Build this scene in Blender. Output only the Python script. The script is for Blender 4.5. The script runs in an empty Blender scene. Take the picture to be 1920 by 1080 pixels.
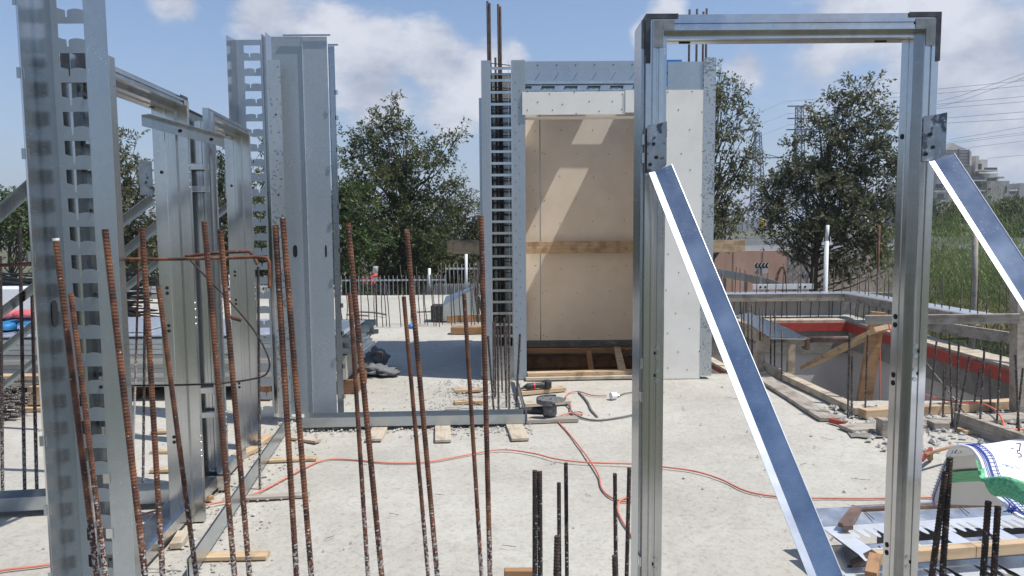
import bpy, bmesh, math, random
import numpy as np
from mathutils import Vector, Matrix, Euler, noise as mnoise
R = math.radians
random.seed(7)
rng = np.random.default_rng(7)
S = bpy.context.scene
C = S.collection

# ---------------------------------------------------------------- camera
F = 1400.0; CAM_H = 1.6; PITCH = 4.9; ROLL = 0.4
CAM = Vector((0, 0, CAM_H))
RM = Euler((R(90 - PITCH), 0, 0)).to_matrix() @ Matrix.Rotation(R(-ROLL), 3, 'Z')
cd = bpy.data.cameras.new('camera'); co = bpy.data.objects.new('camera', cd); C.objects.link(co)
co.location = CAM; co.rotation_euler = RM.to_euler()
cd.sensor_width = 36; cd.lens = F / 1920 * 36; cd.clip_start = 0.05; cd.clip_end = 4000
S.camera = co

def ray(px, py):
    return RM @ Vector(((px - 960) / F, -(py - 540) / F, -1))
def P(px, py, d):            # the point at forward distance d seen at a pixel
    r = ray(px, py); return CAM + r * (d / r.y)
def G(px, py, z=0.0):        # the point on the level z
    r = ray(px, py); return CAM + r * ((z - CAM_H) / r.z)

# ---------------------------------------------------------------- world, sun, exposure
SUN_EL = 62.0; SUN_AZ = 108.0     # azimuth clockwise from +Y
sd = Vector((math.sin(R(SUN_AZ)) * math.cos(R(SUN_EL)), math.cos(R(SUN_AZ)) * math.cos(R(SUN_EL)), math.sin(R(SUN_EL))))
W = bpy.data.worlds.new('World'); S.world = W; W.use_nodes = True
nt = W.node_tree; N = nt.nodes; L = nt.links
for n in list(N): N.remove(n)
out = N.new('ShaderNodeOutputWorld')
sky = N.new('ShaderNodeTexSky'); sky.sky_type = 'NISHITA'; sky.sun_disc = False
sky.sun_elevation = R(SUN_EL); sky.sun_rotation = R(SUN_AZ); sky.air_density = 1.0; sky.dust_density = 0.6; sky.ozone_density = 4.5
bg1 = N.new('ShaderNodeBackground'); bg1.inputs[1].default_value = 0.10
tc0 = N.new('ShaderNodeTexCoord'); sx0 = N.new('ShaderNodeSeparateXYZ'); L.new(tc0.outputs['Generated'], sx0.inputs[0])
hz = N.new('ShaderNodeMapRange'); L.new(sx0.outputs['Z'], hz.inputs['Value']); hz.inputs['From Min'].default_value = -.05; hz.inputs['From Max'].default_value = .36; hz.inputs['To Min'].default_value = .80; hz.inputs['To Max'].default_value = .0
hm = N.new('ShaderNodeMix'); hm.data_type = 'RGBA'; L.new(hz.outputs[0], hm.inputs[0]); L.new(sky.outputs[0], hm.inputs[6]); hm.inputs[7].default_value = (2.45, 2.75, 3.7, 1)
L.new(hm.outputs[2], bg1.inputs[0])
bg2 = N.new('ShaderNodeBackground'); bg2.inputs[1].default_value = 1.0
mix = N.new('ShaderNodeMixShader')
L.new(bg1.outputs[0], mix.inputs[1]); L.new(bg2.outputs[0], mix.inputs[2]); L.new(mix.outputs[0], out.inputs[0])
tc = N.new('ShaderNodeTexCoord')
def math_n(op, a, b=None, c=None, clamp=False):
    m = N.new('ShaderNodeMath'); m.operation = op; m.use_clamp = clamp
    for i, v in enumerate((a, b, c)):
        if v is None: continue
        if isinstance(v, (int, float)): m.inputs[i].default_value = v
        else: L.new(v, m.inputs[i])
    return m.outputs[0]
nz = N.new('ShaderNodeTexNoise'); nz.inputs['Scale'].default_value = 7.5; nz.inputs['Detail'].default_value = 7; nz.inputs['Roughness'].default_value = 0.60
mp = N.new('ShaderNodeMapping'); mp.inputs['Scale'].default_value = (1, 1, 1.7)
L.new(tc.outputs['Generated'], mp.inputs[0]); L.new(mp.outputs[0], nz.inputs['Vector'])
BLOBS = [(500, 30, 130, .9), (610, 80, 120, 1), (700, 110, 120, 1.1), (810, 110, 110, 1.1), (900, 150, 120, 1), (700, 170, 150, .9), (850, 210, 150, .75),
         (330, -5, 80, .9), (1250, 25, 55, .9), (1215, 60, 50, .8), (960, 105, 50, .8), (1075, 90, 50, .35), (1620, 20, 190, .9), (1820, 120, 240, 1.0), (1540, 120, 130, .7),
         (1400, 125, 75, .85), (1900, 260, 240, .8), (1700, 250, 160, .55), (1500, 220, 120, .4), (1120, 260, 220, .3), (560, 260, 150, .3)]
cur = None
for (px, py, rr, w) in BLOBS:
    c = ray(px, py).normalized()
    dn = N.new('ShaderNodeVectorMath'); dn.operation = 'DISTANCE'; L.new(tc.outputs['Generated'], dn.inputs[0]); dn.inputs[1].default_value = c
    v = math_n('MULTIPLY_ADD', dn.outputs['Value'], -w / (rr / F), w)
    cur = v if cur is None else math_n('SMOOTH_MAX', cur, v, 0.25)
cur = math_n('MAXIMUM', cur, 0.0)
# loose cumulus over the rest of the sky, so that metal reflects a real sky
nz2 = N.new('ShaderNodeTexNoise'); nz2.inputs['Scale'].default_value = 2.2; nz2.inputs['Detail'].default_value = 3
L.new(tc.outputs['Generated'], nz2.inputs['Vector'])
sep = N.new('ShaderNodeSeparateXYZ'); L.new(tc.outputs['Generated'], sep.inputs[0])
back = math_n('MULTIPLY', math_n('MULTIPLY_ADD', sep.outputs['Y'], -3.0, 0.9, clamp=True), math_n('MULTIPLY_ADD', nz2.outputs[0], 6.0, -3.1, clamp=True))
cur = math_n('ADD', cur, math_n('MULTIPLY', back, 0.8))
val = math_n('ADD', cur, math_n('MULTIPLY_ADD', nz.outputs[0], 1.5, -0.75))
mr = N.new('ShaderNodeMapRange'); mr.interpolation_type = 'SMOOTHSTEP'
mr.inputs['From Min'].default_value = 0.28; mr.inputs['From Max'].default_value = 0.70
mr.inputs['To Max'].default_value = 0.86
L.new(val, mr.inputs['Value']); L.new(mr.outputs[0], mix.inputs[0])
cr = N.new('ShaderNodeValToRGB'); L.new(nz.outputs[0], cr.inputs[0])
cr.color_ramp.elements[0].position = .38; cr.color_ramp.elements[0].color = (.30, .32, .385, 1)
cr.color_ramp.elements[1].position = .62; cr.color_ramp.elements[1].color = (.54, .55, .59, 1)
L.new(cr.outputs[0], bg2.inputs[0])

sl = bpy.data.lights.new('sun', 'SUN'); so = bpy.data.objects.new('sun', sl); C.objects.link(so)
sl.energy = 3.6; sl.angle = R(0.5); sl.color = (1, .965, .90)
so.rotation_euler = (-sd).to_track_quat('-Z', 'Y').to_euler(); so.location = (3, -3, 20)
S.view_settings.view_transform = 'Standard'; S.view_settings.look = 'None'
S.view_settings.exposure = 0.57; S.view_settings.gamma = 1
S.cycles.max_bounces = 8

# ---------------------------------------------------------------- materials
def new_mat(name):
    m = bpy.data.materials.new(name); m.use_nodes = True
    return m, m.node_tree.nodes, m.node_tree.links, m.node_tree.nodes['Principled BSDF']
def mat(name, c1, c2=None, rough=.6, metal=0, scale=8, stretch=(1, 1, 1), bump=0.0, bscale=None, rvar=0, detail=5, lo=.35, hi=.65, spec=None, bdist=.01, trans=0):
    m, n, l, b = new_mat(name)
    b.inputs['Roughness'].default_value = rough; b.inputs['Metallic'].default_value = metal
    if spec is not None: b.inputs['Specular IOR Level'].default_value = spec
    b.inputs['Base Color'].default_value = (*c1, 1)
    if c2 is not None or bump:
        t = n.new('ShaderNodeTexCoord'); mp = n.new('ShaderNodeMapping'); mp.inputs['Scale'].default_value = stretch
        l.new(t.outputs['Object'], mp.inputs[0])
        z = n.new('ShaderNodeTexNoise'); z.inputs['Scale'].default_value = scale; z.inputs['Detail'].default_value = detail; z.inputs['Roughness'].default_value = .6
        l.new(mp.outputs[0], z.inputs['Vector'])
    if c2 is not None:
        r = n.new('ShaderNodeValToRGB'); r.color_ramp.elements[0].position = lo; r.color_ramp.elements[1].position = hi
        r.color_ramp.elements[0].color = (*c1, 1); r.color_ramp.elements[1].color = (*c2, 1)
        l.new(z.outputs[0], r.inputs[0]); l.new(r.outputs[0], b.inputs['Base Color'])
        if rvar:
            q = n.new('ShaderNodeMath'); q.operation = 'MULTIPLY_ADD'; l.new(z.outputs[0], q.inputs[0]); q.inputs[1].default_value = rvar; q.inputs[2].default_value = rough - rvar / 2
            l.new(q.outputs[0], b.inputs['Roughness'])
    if bump:
        z2 = z
        if bscale:
            z2 = n.new('ShaderNodeTexNoise'); z2.inputs['Scale'].default_value = bscale; z2.inputs['Detail'].default_value = 6; z2.inputs['Roughness'].default_value = .65
            l.new(mp.outputs[0], z2.inputs['Vector'])
        k = n.new('ShaderNodeBump'); k.inputs['Strength'].default_value = bump; k.inputs['Distance'].default_value = bdist
        l.new(z2.outputs[0], k.inputs['Height']); l.new(k.outputs[0], b.inputs['Normal'])
    if trans: b.inputs['Transmission Weight'].default_value = trans
    return m

def metal_mat(name, c1, c2, rough=.35, metal=.85, speck=0, sscale=60, streak=(1, 1, .15), wav=.05, specc=(.12, .13, .14)):
    m, n, l, b = new_mat(name)
    b.inputs['Metallic'].default_value = metal
    t = n.new('ShaderNodeTexCoord'); mp = n.new('ShaderNodeMapping'); mp.inputs['Scale'].default_value = streak
    l.new(t.outputs['Object'], mp.inputs[0])
    z = n.new('ShaderNodeTexNoise'); z.inputs['Scale'].default_value = 6; z.inputs['Detail'].default_value = 4; z.inputs['Roughness'].default_value = .5
    l.new(mp.outputs[0], z.inputs['Vector'])
    r = n.new('ShaderNodeValToRGB'); r.color_ramp.elements[0].position = .25; r.color_ramp.elements[1].position = .78
    r.color_ramp.elements[0].color = (*c1, 1); r.color_ramp.elements[1].color = (*c2, 1); l.new(z.outputs[0], r.inputs[0])
    q = n.new('ShaderNodeMath'); q.operation = 'MULTIPLY_ADD'; l.new(z.outputs[0], q.inputs[0]); q.inputs[1].default_value = .10; q.inputs[2].default_value = rough - .05
    l.new(q.outputs[0], b.inputs['Roughness'])
    col = r.outputs[0]
    # zinc spangle
    vo = n.new('ShaderNodeTexVoronoi'); vo.inputs['Scale'].default_value = 45; l.new(t.outputs['Object'], vo.inputs['Vector'])
    hs = n.new('ShaderNodeHueSaturation'); l.new(col, hs.inputs['Color'])
    sv = n.new('ShaderNodeSeparateColor'); l.new(vo.outputs['Color'], sv.inputs[0])
    q2 = n.new('ShaderNodeMath'); q2.operation = 'MULTIPLY_ADD'; l.new(sv.outputs[0], q2.inputs[0]); q2.inputs[1].default_value = .06; q2.inputs[2].default_value = .97
    l.new(q2.outputs[0], hs.inputs['Value']); col = hs.outputs[0]
    if speck:
        z3 = n.new('ShaderNodeTexNoise'); z3.inputs['Scale'].default_value = sscale; z3.inputs['Detail'].default_value = 3; l.new(t.outputs['Object'], z3.inputs['Vector'])
        z4 = n.new('ShaderNodeTexNoise'); z4.inputs['Scale'].default_value = 5; l.new(t.outputs['Object'], z4.inputs['Vector'])
        ad = n.new('ShaderNodeMath'); ad.operation = 'MULTIPLY_ADD'; l.new(z4.outputs[0], ad.inputs[0]); ad.inputs[1].default_value = .5; l.new(z3.outputs[0], ad.inputs[2])
        r2 = n.new('ShaderNodeValToRGB'); r2.color_ramp.elements[0].position = .86 - speck * .1; r2.color_ramp.elements[1].position = .89 - speck * .1
        l.new(ad.outputs[0], r2.inputs[0])
        mx = n.new('ShaderNodeMix'); mx.data_type = 'RGBA'; l.new(r2.outputs[0], mx.inputs[0]); l.new(col, mx.inputs[6]); mx.inputs[7].default_value = (*specc, 1)
        col = mx.outputs[2]
    z5 = n.new('ShaderNodeTexNoise'); z5.inputs['Scale'].default_value = 150; z5.inputs['Detail'].default_value = 2; l.new(t.outputs['Object'], z5.inputs['Vector'])
    z6 = n.new('ShaderNodeTexNoise'); z6.inputs['Scale'].default_value = 4; l.new(t.outputs['Object'], z6.inputs['Vector'])
    a5 = n.new('ShaderNodeMath'); a5.operation = 'MULTIPLY_ADD'; l.new(z6.outputs[0], a5.inputs[0]); a5.inputs[1].default_value = .35; l.new(z5.outputs[0], a5.inputs[2])
    r5 = n.new('ShaderNodeValToRGB'); r5.color_ramp.elements[0].position = .875; r5.color_ramp.elements[1].position = .90; l.new(a5.outputs[0], r5.inputs[0])
    m5 = n.new('ShaderNodeMix'); m5.data_type = 'RGBA'; l.new(r5.outputs[0], m5.inputs[0]); l.new(col, m5.inputs[6]); m5.inputs[7].default_value = (.66, .65, .62, 1); col = m5.outputs[2]
    l.new(col, b.inputs['Base Color'])
    ms = n.new('ShaderNodeMapping'); ms.inputs['Scale'].default_value = (1, 1, 14); ms.inputs['Rotation'].default_value = (.25, .2, 0); l.new(t.outputs['Object'], ms.inputs[0])
    z7 = n.new('ShaderNodeTexNoise'); z7.inputs['Scale'].default_value = 14; z7.inputs['Detail'].default_value = 3; l.new(ms.outputs[0], z7.inputs['Vector'])
    r7 = n.new('ShaderNodeValToRGB'); r7.color_ramp.elements[0].position = .68; r7.color_ramp.elements[1].position = .72; l.new(z7.outputs[0], r7.inputs[0])
    q7 = n.new('ShaderNodeMath'); q7.operation = 'MULTIPLY_ADD'; l.new(r7.outputs[0], q7.inputs[0]); q7.inputs[1].default_value = .07; l.new(q.outputs[0], q7.inputs[2]); l.new(q7.outputs[0], b.inputs['Roughness'])
    zb = n.new('ShaderNodeTexNoise'); zb.inputs['Scale'].default_value = 3.5; zb.inputs['Detail'].default_value = 2; l.new(mp.outputs[0], zb.inputs['Vector'])
    k = n.new('ShaderNodeBump'); k.inputs['Strength'].default_value = wav; k.inputs['Distance'].default_value = .05
    l.new(zb.outputs[0], k.inputs['Height']); l.new(k.outputs[0], b.inputs['Normal'])
    return m

M = {}
M['galv'] = metal_mat('galvanised_steel', (.46, .47, .475), (.62, .63, .635), rough=.19, metal=.97, streak=(2, 2, .12), wav=.07)
M['galv_dark'] = metal_mat('dull_galvanised_steel', (.31, .35, .38), (.42, .46, .49), rough=.25, metal=.93, streak=(2, 2, .12))
M['galv_blue'] = metal_mat('smooth_zinc_sheet', (.40, .44, .465), (.48, .52, .545), rough=.29, metal=.85)
M['galv_soft'] = metal_mat('matt_zinc_sheet', (.38, .425, .46), (.45, .495, .53), rough=.38, metal=.78)
M['galv_speck'] = metal_mat('stained_galvanised_steel', (.44, .47, .48), (.52, .55, .56), rough=.40, metal=.75, speck=.25, sscale=42, specc=(.25, .27, .28))
M['galv_speck2'] = metal_mat('scuffed_galvanised_steel', (.20, .22, .245), (.42, .44, .46), rough=.30, metal=.9, speck=.15, sscale=22, specc=(.11, .12, .14), streak=(2, 2, 2))
M['galv_bright'] = metal_mat('bright_galvanised_steel', (.50, .53, .57), (.84, .85, .87), rough=.34, metal=.75, wav=.10, streak=(5, 5, 5))
M['galv_edge'] = metal_mat('brace_lit_flange_steel', (.42, .45, .50), (.56, .59, .64), rough=.42, metal=.8, wav=.04, streak=(2, 2, 2))  # sunlit flange of the brace, its glint helped by a separate paler base
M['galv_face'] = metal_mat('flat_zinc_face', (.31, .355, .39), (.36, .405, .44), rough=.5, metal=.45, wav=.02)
M['galv_panel'] = metal_mat('sunlit_zinc_panel', (.62, .64, .67), (.74, .76, .79), rough=.42, metal=.45, wav=.04, streak=(1, 1, 1))  # sun glare on the panel webs is put into this brighter base
M['galv_brace'] = metal_mat('brace_sky_tinted_steel', (.28, .34, .42), (.60, .65, .71), rough=.27, metal=1.0, wav=.10, streak=(1.6, 1.6, 1.6))  # neutral zinc tinted blue and mottled to carry the sky reflection
M['weld_paint'] = mat('cold_galvanising_paint', (.17, .18, .19), (.27, .28, .29), rough=.55, metal=.3, scale=25)
M['weld_dark'] = mat('dark_zinc_paint', (.03, .035, .04), (.08, .08, .09), rough=.5, metal=.2, scale=25)
M['hole'] = mat('dark_hole', (.012, .012, .013), rough=.9)
M['screw'] = mat('screw_steel', (.45, .46, .47), rough=.3, metal=.9)

def rust_mat(name, ca, cb, cc, lime=0.5, zlo=.55, zhi=1.15):
    m, n, l, b = new_mat(name)
    b.inputs['Roughness'].default_value = .85
    t = n.new('ShaderNodeTexCoord'); g = n.new('ShaderNodeNewGeometry')
    z = n.new('ShaderNodeTexNoise'); z.inputs['Scale'].default_value = 22; z.inputs['Detail'].default_value = 6; l.new(g.outputs['Position'], z.inputs['Vector'])
    r = n.new('ShaderNodeValToRGB'); e = r.color_ramp.elements; e[0].position = .36; e[0].color = (*ca, 1); e[1].position = .64; e[1].color = (*cc, 1)
    x = r.color_ramp.elements.new(.5); x.color = (*cb, 1); l.new(z.outputs[0], r.inputs[0])
    s = n.new('ShaderNodeSeparateXYZ'); l.new(g.outputs['Position'], s.inputs[0])
    mr = n.new('ShaderNodeMapRange'); mr.inputs['From Min'].default_value = zhi; mr.inputs['From Max'].default_value = zlo; l.new(s.outputs['Z'], mr.inputs['Value'])
    z2 = n.new('ShaderNodeTexNoise'); z2.inputs['Scale'].default_value = 130; z2.inputs['Detail'].default_value = 4; l.new(g.outputs['Position'], z2.inputs['Vector'])
    a = n.new('ShaderNodeMath'); a.operation = 'MULTIPLY_ADD'; l.new(mr.outputs[0], a.inputs[0]); a.inputs[1].default_value = lime * .5; l.new(z2.outputs[0], a.inputs[2])
    r2 = n.new('ShaderNodeValToRGB'); r2.color_ramp.elements[0].position = .66; r2.color_ramp.elements[1].position = .74; l.new(a.outputs[0], r2.inputs[0])
    mx = n.new('ShaderNodeMix'); mx.data_type = 'RGBA'; l.new(r2.outputs[0], mx.inputs[0]); l.new(r.outputs[0], mx.inputs[6]); mx.inputs[7].default_value = (.38, .36, .34, 1)
    l.new(mx.outputs[2], b.inputs['Base Color'])
    k = n.new('ShaderNodeBump'); k.inputs['Strength'].default_value = .3; k.inputs['Distance'].default_value = .002; l.new(z2.outputs[0], k.inputs['Height']); l.new(k.outputs[0], b.inputs['Normal'])
    return m
M['rust'] = rust_mat('rusty_rebar', (.050, .023, .016), (.108, .045, .026), (.19, .078, .038), lime=.74, zlo=.35, zhi=1.0)
M['rust_dark'] = rust_mat('dark_rebar', (.018, .014, .013), (.035, .024, .021), (.06, .036, .030), lime=.36, zlo=.1, zhi=1.0)
M['rust_far'] = rust_mat('weathered_rebar', (.024, .019, .017), (.045, .034, .029), (.08, .055, .042), lime=.3, zlo=0, zhi=1)

def wood(name, a, b, rough=.75):
    m = mat(name, a, b, rough=rough, scale=5, stretch=(.6, 9, 9), bump=.25, lo=.3, hi=.7, bdist=.004)
    n = m.node_tree.nodes; l = m.node_tree.links; p = n['Principled BSDF']; src = p.inputs['Base Color'].links[0].from_socket
    t = n.new('ShaderNodeTexCoord'); z = n.new('ShaderNodeTexNoise'); z.inputs['Scale'].default_value = 9; z.inputs['Detail'].default_value = 5; l.new(t.outputs['Object'], z.inputs['Vector'])
    r = n.new('ShaderNodeValToRGB'); r.color_ramp.elements[0].position = .34; r.color_ramp.elements[0].color = (.55, .52, .48, 1); r.color_ramp.elements[1].position = .52; r.color_ramp.elements[1].color = (1.05, 1.05, 1.05, 1); l.new(z.outputs[0], r.inputs[0])
    mx = n.new('ShaderNodeMix'); mx.data_type = 'RGBA'; mx.blend_type = 'MULTIPLY'; mx.inputs[0].default_value = .8; l.new(src, mx.inputs[6]); l.new(r.outputs[0], mx.inputs[7]); l.new(mx.outputs[2], p.inputs['Base Color'])
    return m
M['wood_new'] = wood('fresh_pine', (.38, .26, .15), (.54, .40, .255))
M['wood_pale'] = wood('pale_dusty_pine', (.37, .31, .23), (.50, .43, .335))
M['wood_grey'] = wood('grey_weathered_board', (.24, .21, .175), (.40, .355, .30))
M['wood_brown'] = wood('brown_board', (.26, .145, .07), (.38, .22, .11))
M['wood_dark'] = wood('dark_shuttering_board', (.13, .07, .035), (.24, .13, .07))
M['board'] = mat('plasterboard', (.76, .735, .665), (.81, .785, .72), rough=.85, scale=2.5, bump=.03, bscale=30)
M['board_in'] = mat('lining_board', (.74, .65, .54), (.82, .73, .615), rough=.85, scale=2, bump=.03, bscale=30)
M['conc'] = mat('bare_concrete', (.22, .20, .18), (.36, .335, .30), rough=.9, scale=3, bump=.5, bscale=20, bdist=.02)
M['conc_wall'] = mat('cast_wall', (.47, .435, .40), (.58, .55, .51), rough=.9, scale=1.6, bump=.4, bscale=14, bdist=.02)
M['mortar'] = mat('grey_render', (.17, .155, .135), (.25, .23, .205), rough=.95, scale=5, bump=.6, bscale=30, bdist=.02)
M['red_tape'] = mat('red_plastic_edge', (.42, .055, .035), (.30, .045, .03), rough=.55, scale=8)
M['orange'] = mat('orange_cord_rubber', (.72, .16, .08), rough=.5)
M['pink_cord'] = mat('red_cord_rubber', (.62, .22, .15), (.48, .15, .10), rough=.6, scale=6)
M['grey_cord'] = mat('grey_cord_rubber', (.13, .13, .125), rough=.6)
M['black'] = mat('black_plastic', (.018, .018, .02), (.035, .035, .036), rough=.55, scale=30)
M['tool_grey'] = mat('dusty_tool_metal', (.10, .10, .10), (.22, .215, .20), rough=.6, metal=.3, scale=30)
M['white_pl'] = mat('white_plastic', (.75, .74, .72), rough=.5)
M['white_metal'] = mat('white_painted_metal', (.62, .62, .61), (.72, .72, .70), rough=.5, scale=9)
M['cloth'] = mat('woven_white_cloth', (.78, .78, .80), (.84, .84, .85), rough=.8, scale=4, bump=.25, bscale=12, bdist=.02)
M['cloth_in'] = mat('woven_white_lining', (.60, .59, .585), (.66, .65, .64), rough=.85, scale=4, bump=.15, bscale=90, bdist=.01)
M['green_strap'] = mat('green_webbing', (.06, .30, .13), (.20, .55, .32), rough=.7, scale=40, stretch=(.3, 5, 5), bump=.3, bdist=.003)
M['blue_thread'] = mat('blue_stitching', (.03, .06, .32), rough=.7)
M['blue_pl'] = mat('blue_plastic', (.02, .22, .62), rough=.5)
M['red_pl'] = mat('red_plastic', (.62, .03, .03), (.45, .02, .02), rough=.5, scale=3)
M['ink'] = mat('grey_ink', (.12, .12, .14), rough=.8)
M['stone'] = mat('crushed_stone', (.30, .285, .26), (.50, .48, .44), rough=.9, scale=14)
M['sack'] = mat('dusty_grey_sack', (.10, .105, .11), (.17, .175, .18), rough=.9, scale=7, bump=.4, bscale=18)
M['bark'] = mat('bark', (.05, .04, .03), (.10, .08, .06), rough=.9, scale=12, bump=.5)
M['pole'] = mat('painted_grey_pole', (.38, .38, .38), (.52, .52, .51), rough=.6, metal=.3, scale=10)
M['pylon'] = mat('pylon_steel', (.16, .19, .24), rough=.6, metal=.4)
M['pylon_dark'] = mat('pylon_blue_steel', (.06, .09, .16), rough=.6, metal=.4)
M['wire'] = mat('power_wire', (.16, .17, .20), rough=.6)
M['bld'] = mat('building_stone', (.42, .38, .33), (.50, .46, .41), rough=.9, scale=.4)
M['bld2'] = mat('building_pale_render', (.50, .48, .44), rough=.9)
M['bld3'] = mat('building_grey_stone', (.30, .275, .255), (.36, .335, .31), rough=.9, scale=.5)
M['glass'] = mat('dark_window_glass', (.035, .045, .055), rough=.15)
M['rail'] = mat('balcony_rail', (.07, .065, .07), rough=.4)
M['asph'] = mat('asphalt', (.055, .055, .058), (.10, .10, .10), rough=.85, scale=2, bump=.1, bscale=60)
M['asph_lite'] = mat('sun_bleached_asphalt', (.13, .13, .135), (.19, .19, .19), rough=.85, scale=1.2)
M['terracotta'] = mat('pink_retaining_wall_render', (.36, .235, .18), (.47, .32, .255), rough=.9, scale=1.1, stretch=(1, 1, .5), bump=.15)
M['sign_black'] = mat('sign_black', (.012, .012, .013), rough=.5)
M['sign_white'] = mat('sign_white', (.55, .56, .57), rough=.4)
M['chan'] = mat('cream_panel', (.40, .39, .35), (.48, .47, .42), rough=.6, scale=2, metal=.2)
M['brownsteel'] = mat('brown_primed_angle', (.10, .065, .05), (.19, .125, .10), rough=.7, metal=.2, scale=12)
M['yellow'] = mat('yellow_enamel', (.65, .40, .02), rough=.6)
M['label_blue'] = mat('printed_blue_sack', (.015, .13, .32), (.02, .20, .42), rough=.5, scale=6)
M['label_red'] = mat('printed_red_sack', (.50, .05, .06), (.58, .20, .20), rough=.5, scale=6)
M['white_wrap'] = mat('white_ribbed_sheet', (.62, .64, .66), rough=.5)

# ground: dusty site concrete
def ground_mat():
    m, n, l, b = new_mat('dusty_site_concrete')
    b.inputs['Roughness'].default_value = .93
    g = n.new('ShaderNodeNewGeometry')
    def noi(sc, det, rough=.6):
        z = n.new('ShaderNodeTexNoise'); z.inputs['Scale'].default_value = sc; z.inputs['Detail'].default_value = det; z.inputs['Roughness'].default_value = rough
        l.new(g.outputs['Position'], z.inputs['Vector']); return z.outputs[0]
    a = noi(.9, 6, .62); f = noi(34, 8, .75); h = noi(7, 5, .65)
    r = n.new('ShaderNodeValToRGB'); e = r.color_ramp.elements; e[0].position = .33; e[0].color = (.35, .33, .29, 1); e[1].position = .60; e[1].color = (.425, .405, .362, 1)
    mm = n.new('ShaderNodeMath'); mm.operation = 'MULTIPLY_ADD'; l.new(h, mm.inputs[0]); mm.inputs[1].default_value = .5
    ss = n.new('ShaderNodeMath'); ss.operation = 'MULTIPLY'; l.new(a, ss.inputs[0]); ss.inputs[1].default_value = .5; l.new(ss.outputs[0], mm.inputs[2])
    l.new(mm.outputs[0], r.inputs[0])
    r2 = n.new('ShaderNodeValToRGB'); r2.color_ramp.elements[0].position = .30; r2.color_ramp.elements[0].color = (.70, .68, .64, 1); r2.color_ramp.elements[1].position = .50; r2.color_ramp.elements[1].color = (1.04, 1.04, 1.04, 1)
    l.new(f, r2.inputs[0])
    mx = n.new('ShaderNodeMix'); mx.data_type = 'RGBA'; mx.blend_type = 'MULTIPLY'; mx.inputs[0].default_value = 1; l.new(r.outputs[0], mx.inputs[6]); l.new(r2.outputs[0], mx.inputs[7])
    l.new(mx.outputs[2], b.inputs['Base Color'])
    # hairline cracks and smeared laitance patches
    vd = n.new('ShaderNodeTexNoise'); vd.inputs['Scale'].default_value = .55; vd.inputs['Detail'].default_value = 5; vd.inputs['Distortion'].default_value = 1.6; l.new(g.outputs['Position'], vd.inputs['Vector'])
    r3 = n.new('ShaderNodeValToRGB'); q3 = r3.color_ramp.elements; q3[0].position = .485; q3[0].color = (1, 1, 1, 1); q3[1].position = .515; q3[1].color = (1, 1, 1, 1); q4 = q3.new(.5); q4.color = (.80, .79, .77, 1)
    l.new(vd.outputs[0], r3.inputs[0])
    wt = n.new('ShaderNodeTexNoise'); wt.inputs['Scale'].default_value = .45; wt.inputs['Detail'].default_value = 3; l.new(g.outputs['Position'], wt.inputs['Vector'])
    r4 = n.new('ShaderNodeValToRGB'); r4.color_ramp.elements[0].position = .38; r4.color_ramp.elements[0].color = (.955, .95, .94, 1); r4.color_ramp.elements[1].position = .56; r4.color_ramp.elements[1].color = (1.06, 1.06, 1.05, 1); l.new(wt.outputs[0], r4.inputs[0])
    m3 = n.new('ShaderNodeMix'); m3.data_type = 'RGBA'; m3.blend_type = 'MULTIPLY'; m3.inputs[0].default_value = 1; l.new(mx.outputs[2], m3.inputs[6]); l.new(r4.outputs[0], m3.inputs[7])
    m4 = n.new('ShaderNodeMix'); m4.data_type = 'RGBA'; m4.blend_type = 'MULTIPLY'; m4.inputs[0].default_value = .3; l.new(m3.outputs[2], m4.inputs[6]); l.new(r3.outputs[0], m4.inputs[7])
    l.new(m4.outputs[2], b.inputs['Base Color'])
    ff = n.new('ShaderNodeMath'); ff.operation = 'MULTIPLY_ADD'; l.new(f, ff.inputs[0]); ff.inputs[1].default_value = .5; l.new(h, ff.inputs[2])
    k = n.new('ShaderNodeBump'); k.inputs['Strength'].default_value = .85; k.inputs['Distance'].default_value = .012; l.new(ff.outputs[0], k.inputs['Height']); l.new(k.outputs[0], b.inputs['Normal'])
    return m
M['ground'] = ground_mat()
M['sand'] = mat('dry_sandy_soil', (.26, .19, .11), (.42, .30, .17), rough=.95, scale=.35, bump=.3, bscale=3, bdist=.1)

M['scrub'] = mat('dry_scrub_soil', (.05, .06, .03), (.15, .14, .09), rough=.95, scale=.6, bump=.3, bscale=3, bdist=.1)
for k_, (sc_, lo_) in {'board': (1.7, .80), 'board_in': (1.1, .78)}.items():
    m_ = M[k_]; n_ = m_.node_tree.nodes; l_ = m_.node_tree.links; p_ = n_['Principled BSDF']; src_ = p_.inputs['Base Color'].links[0].from_socket
    t_ = n_.new('ShaderNodeTexCoord'); z_ = n_.new('ShaderNodeTexNoise'); z_.inputs['Scale'].default_value = sc_ * 3; z_.inputs['Detail'].default_value = 7; z_.inputs['Roughness'].default_value = .7; l_.new(t_.outputs['Object'], z_.inputs['Vector'])
    r_ = n_.new('ShaderNodeValToRGB'); r_.color_ramp.elements[0].position = .30; r_.color_ramp.elements[0].color = (lo_, lo_ * .97, lo_ * .93, 1); r_.color_ramp.elements[1].position = .50; r_.color_ramp.elements[1].color = (1, 1, 1, 1); l_.new(z_.outputs[0], r_.inputs[0])
    x_ = n_.new('ShaderNodeMix'); x_.data_type = 'RGBA'; x_.blend_type = 'MULTIPLY'; x_.inputs[0].default_value = .28; l_.new(src_, x_.inputs[6]); l_.new(r_.outputs[0], x_.inputs[7]); l_.new(x_.outputs[2], p_.inputs['Base Color'])
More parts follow.
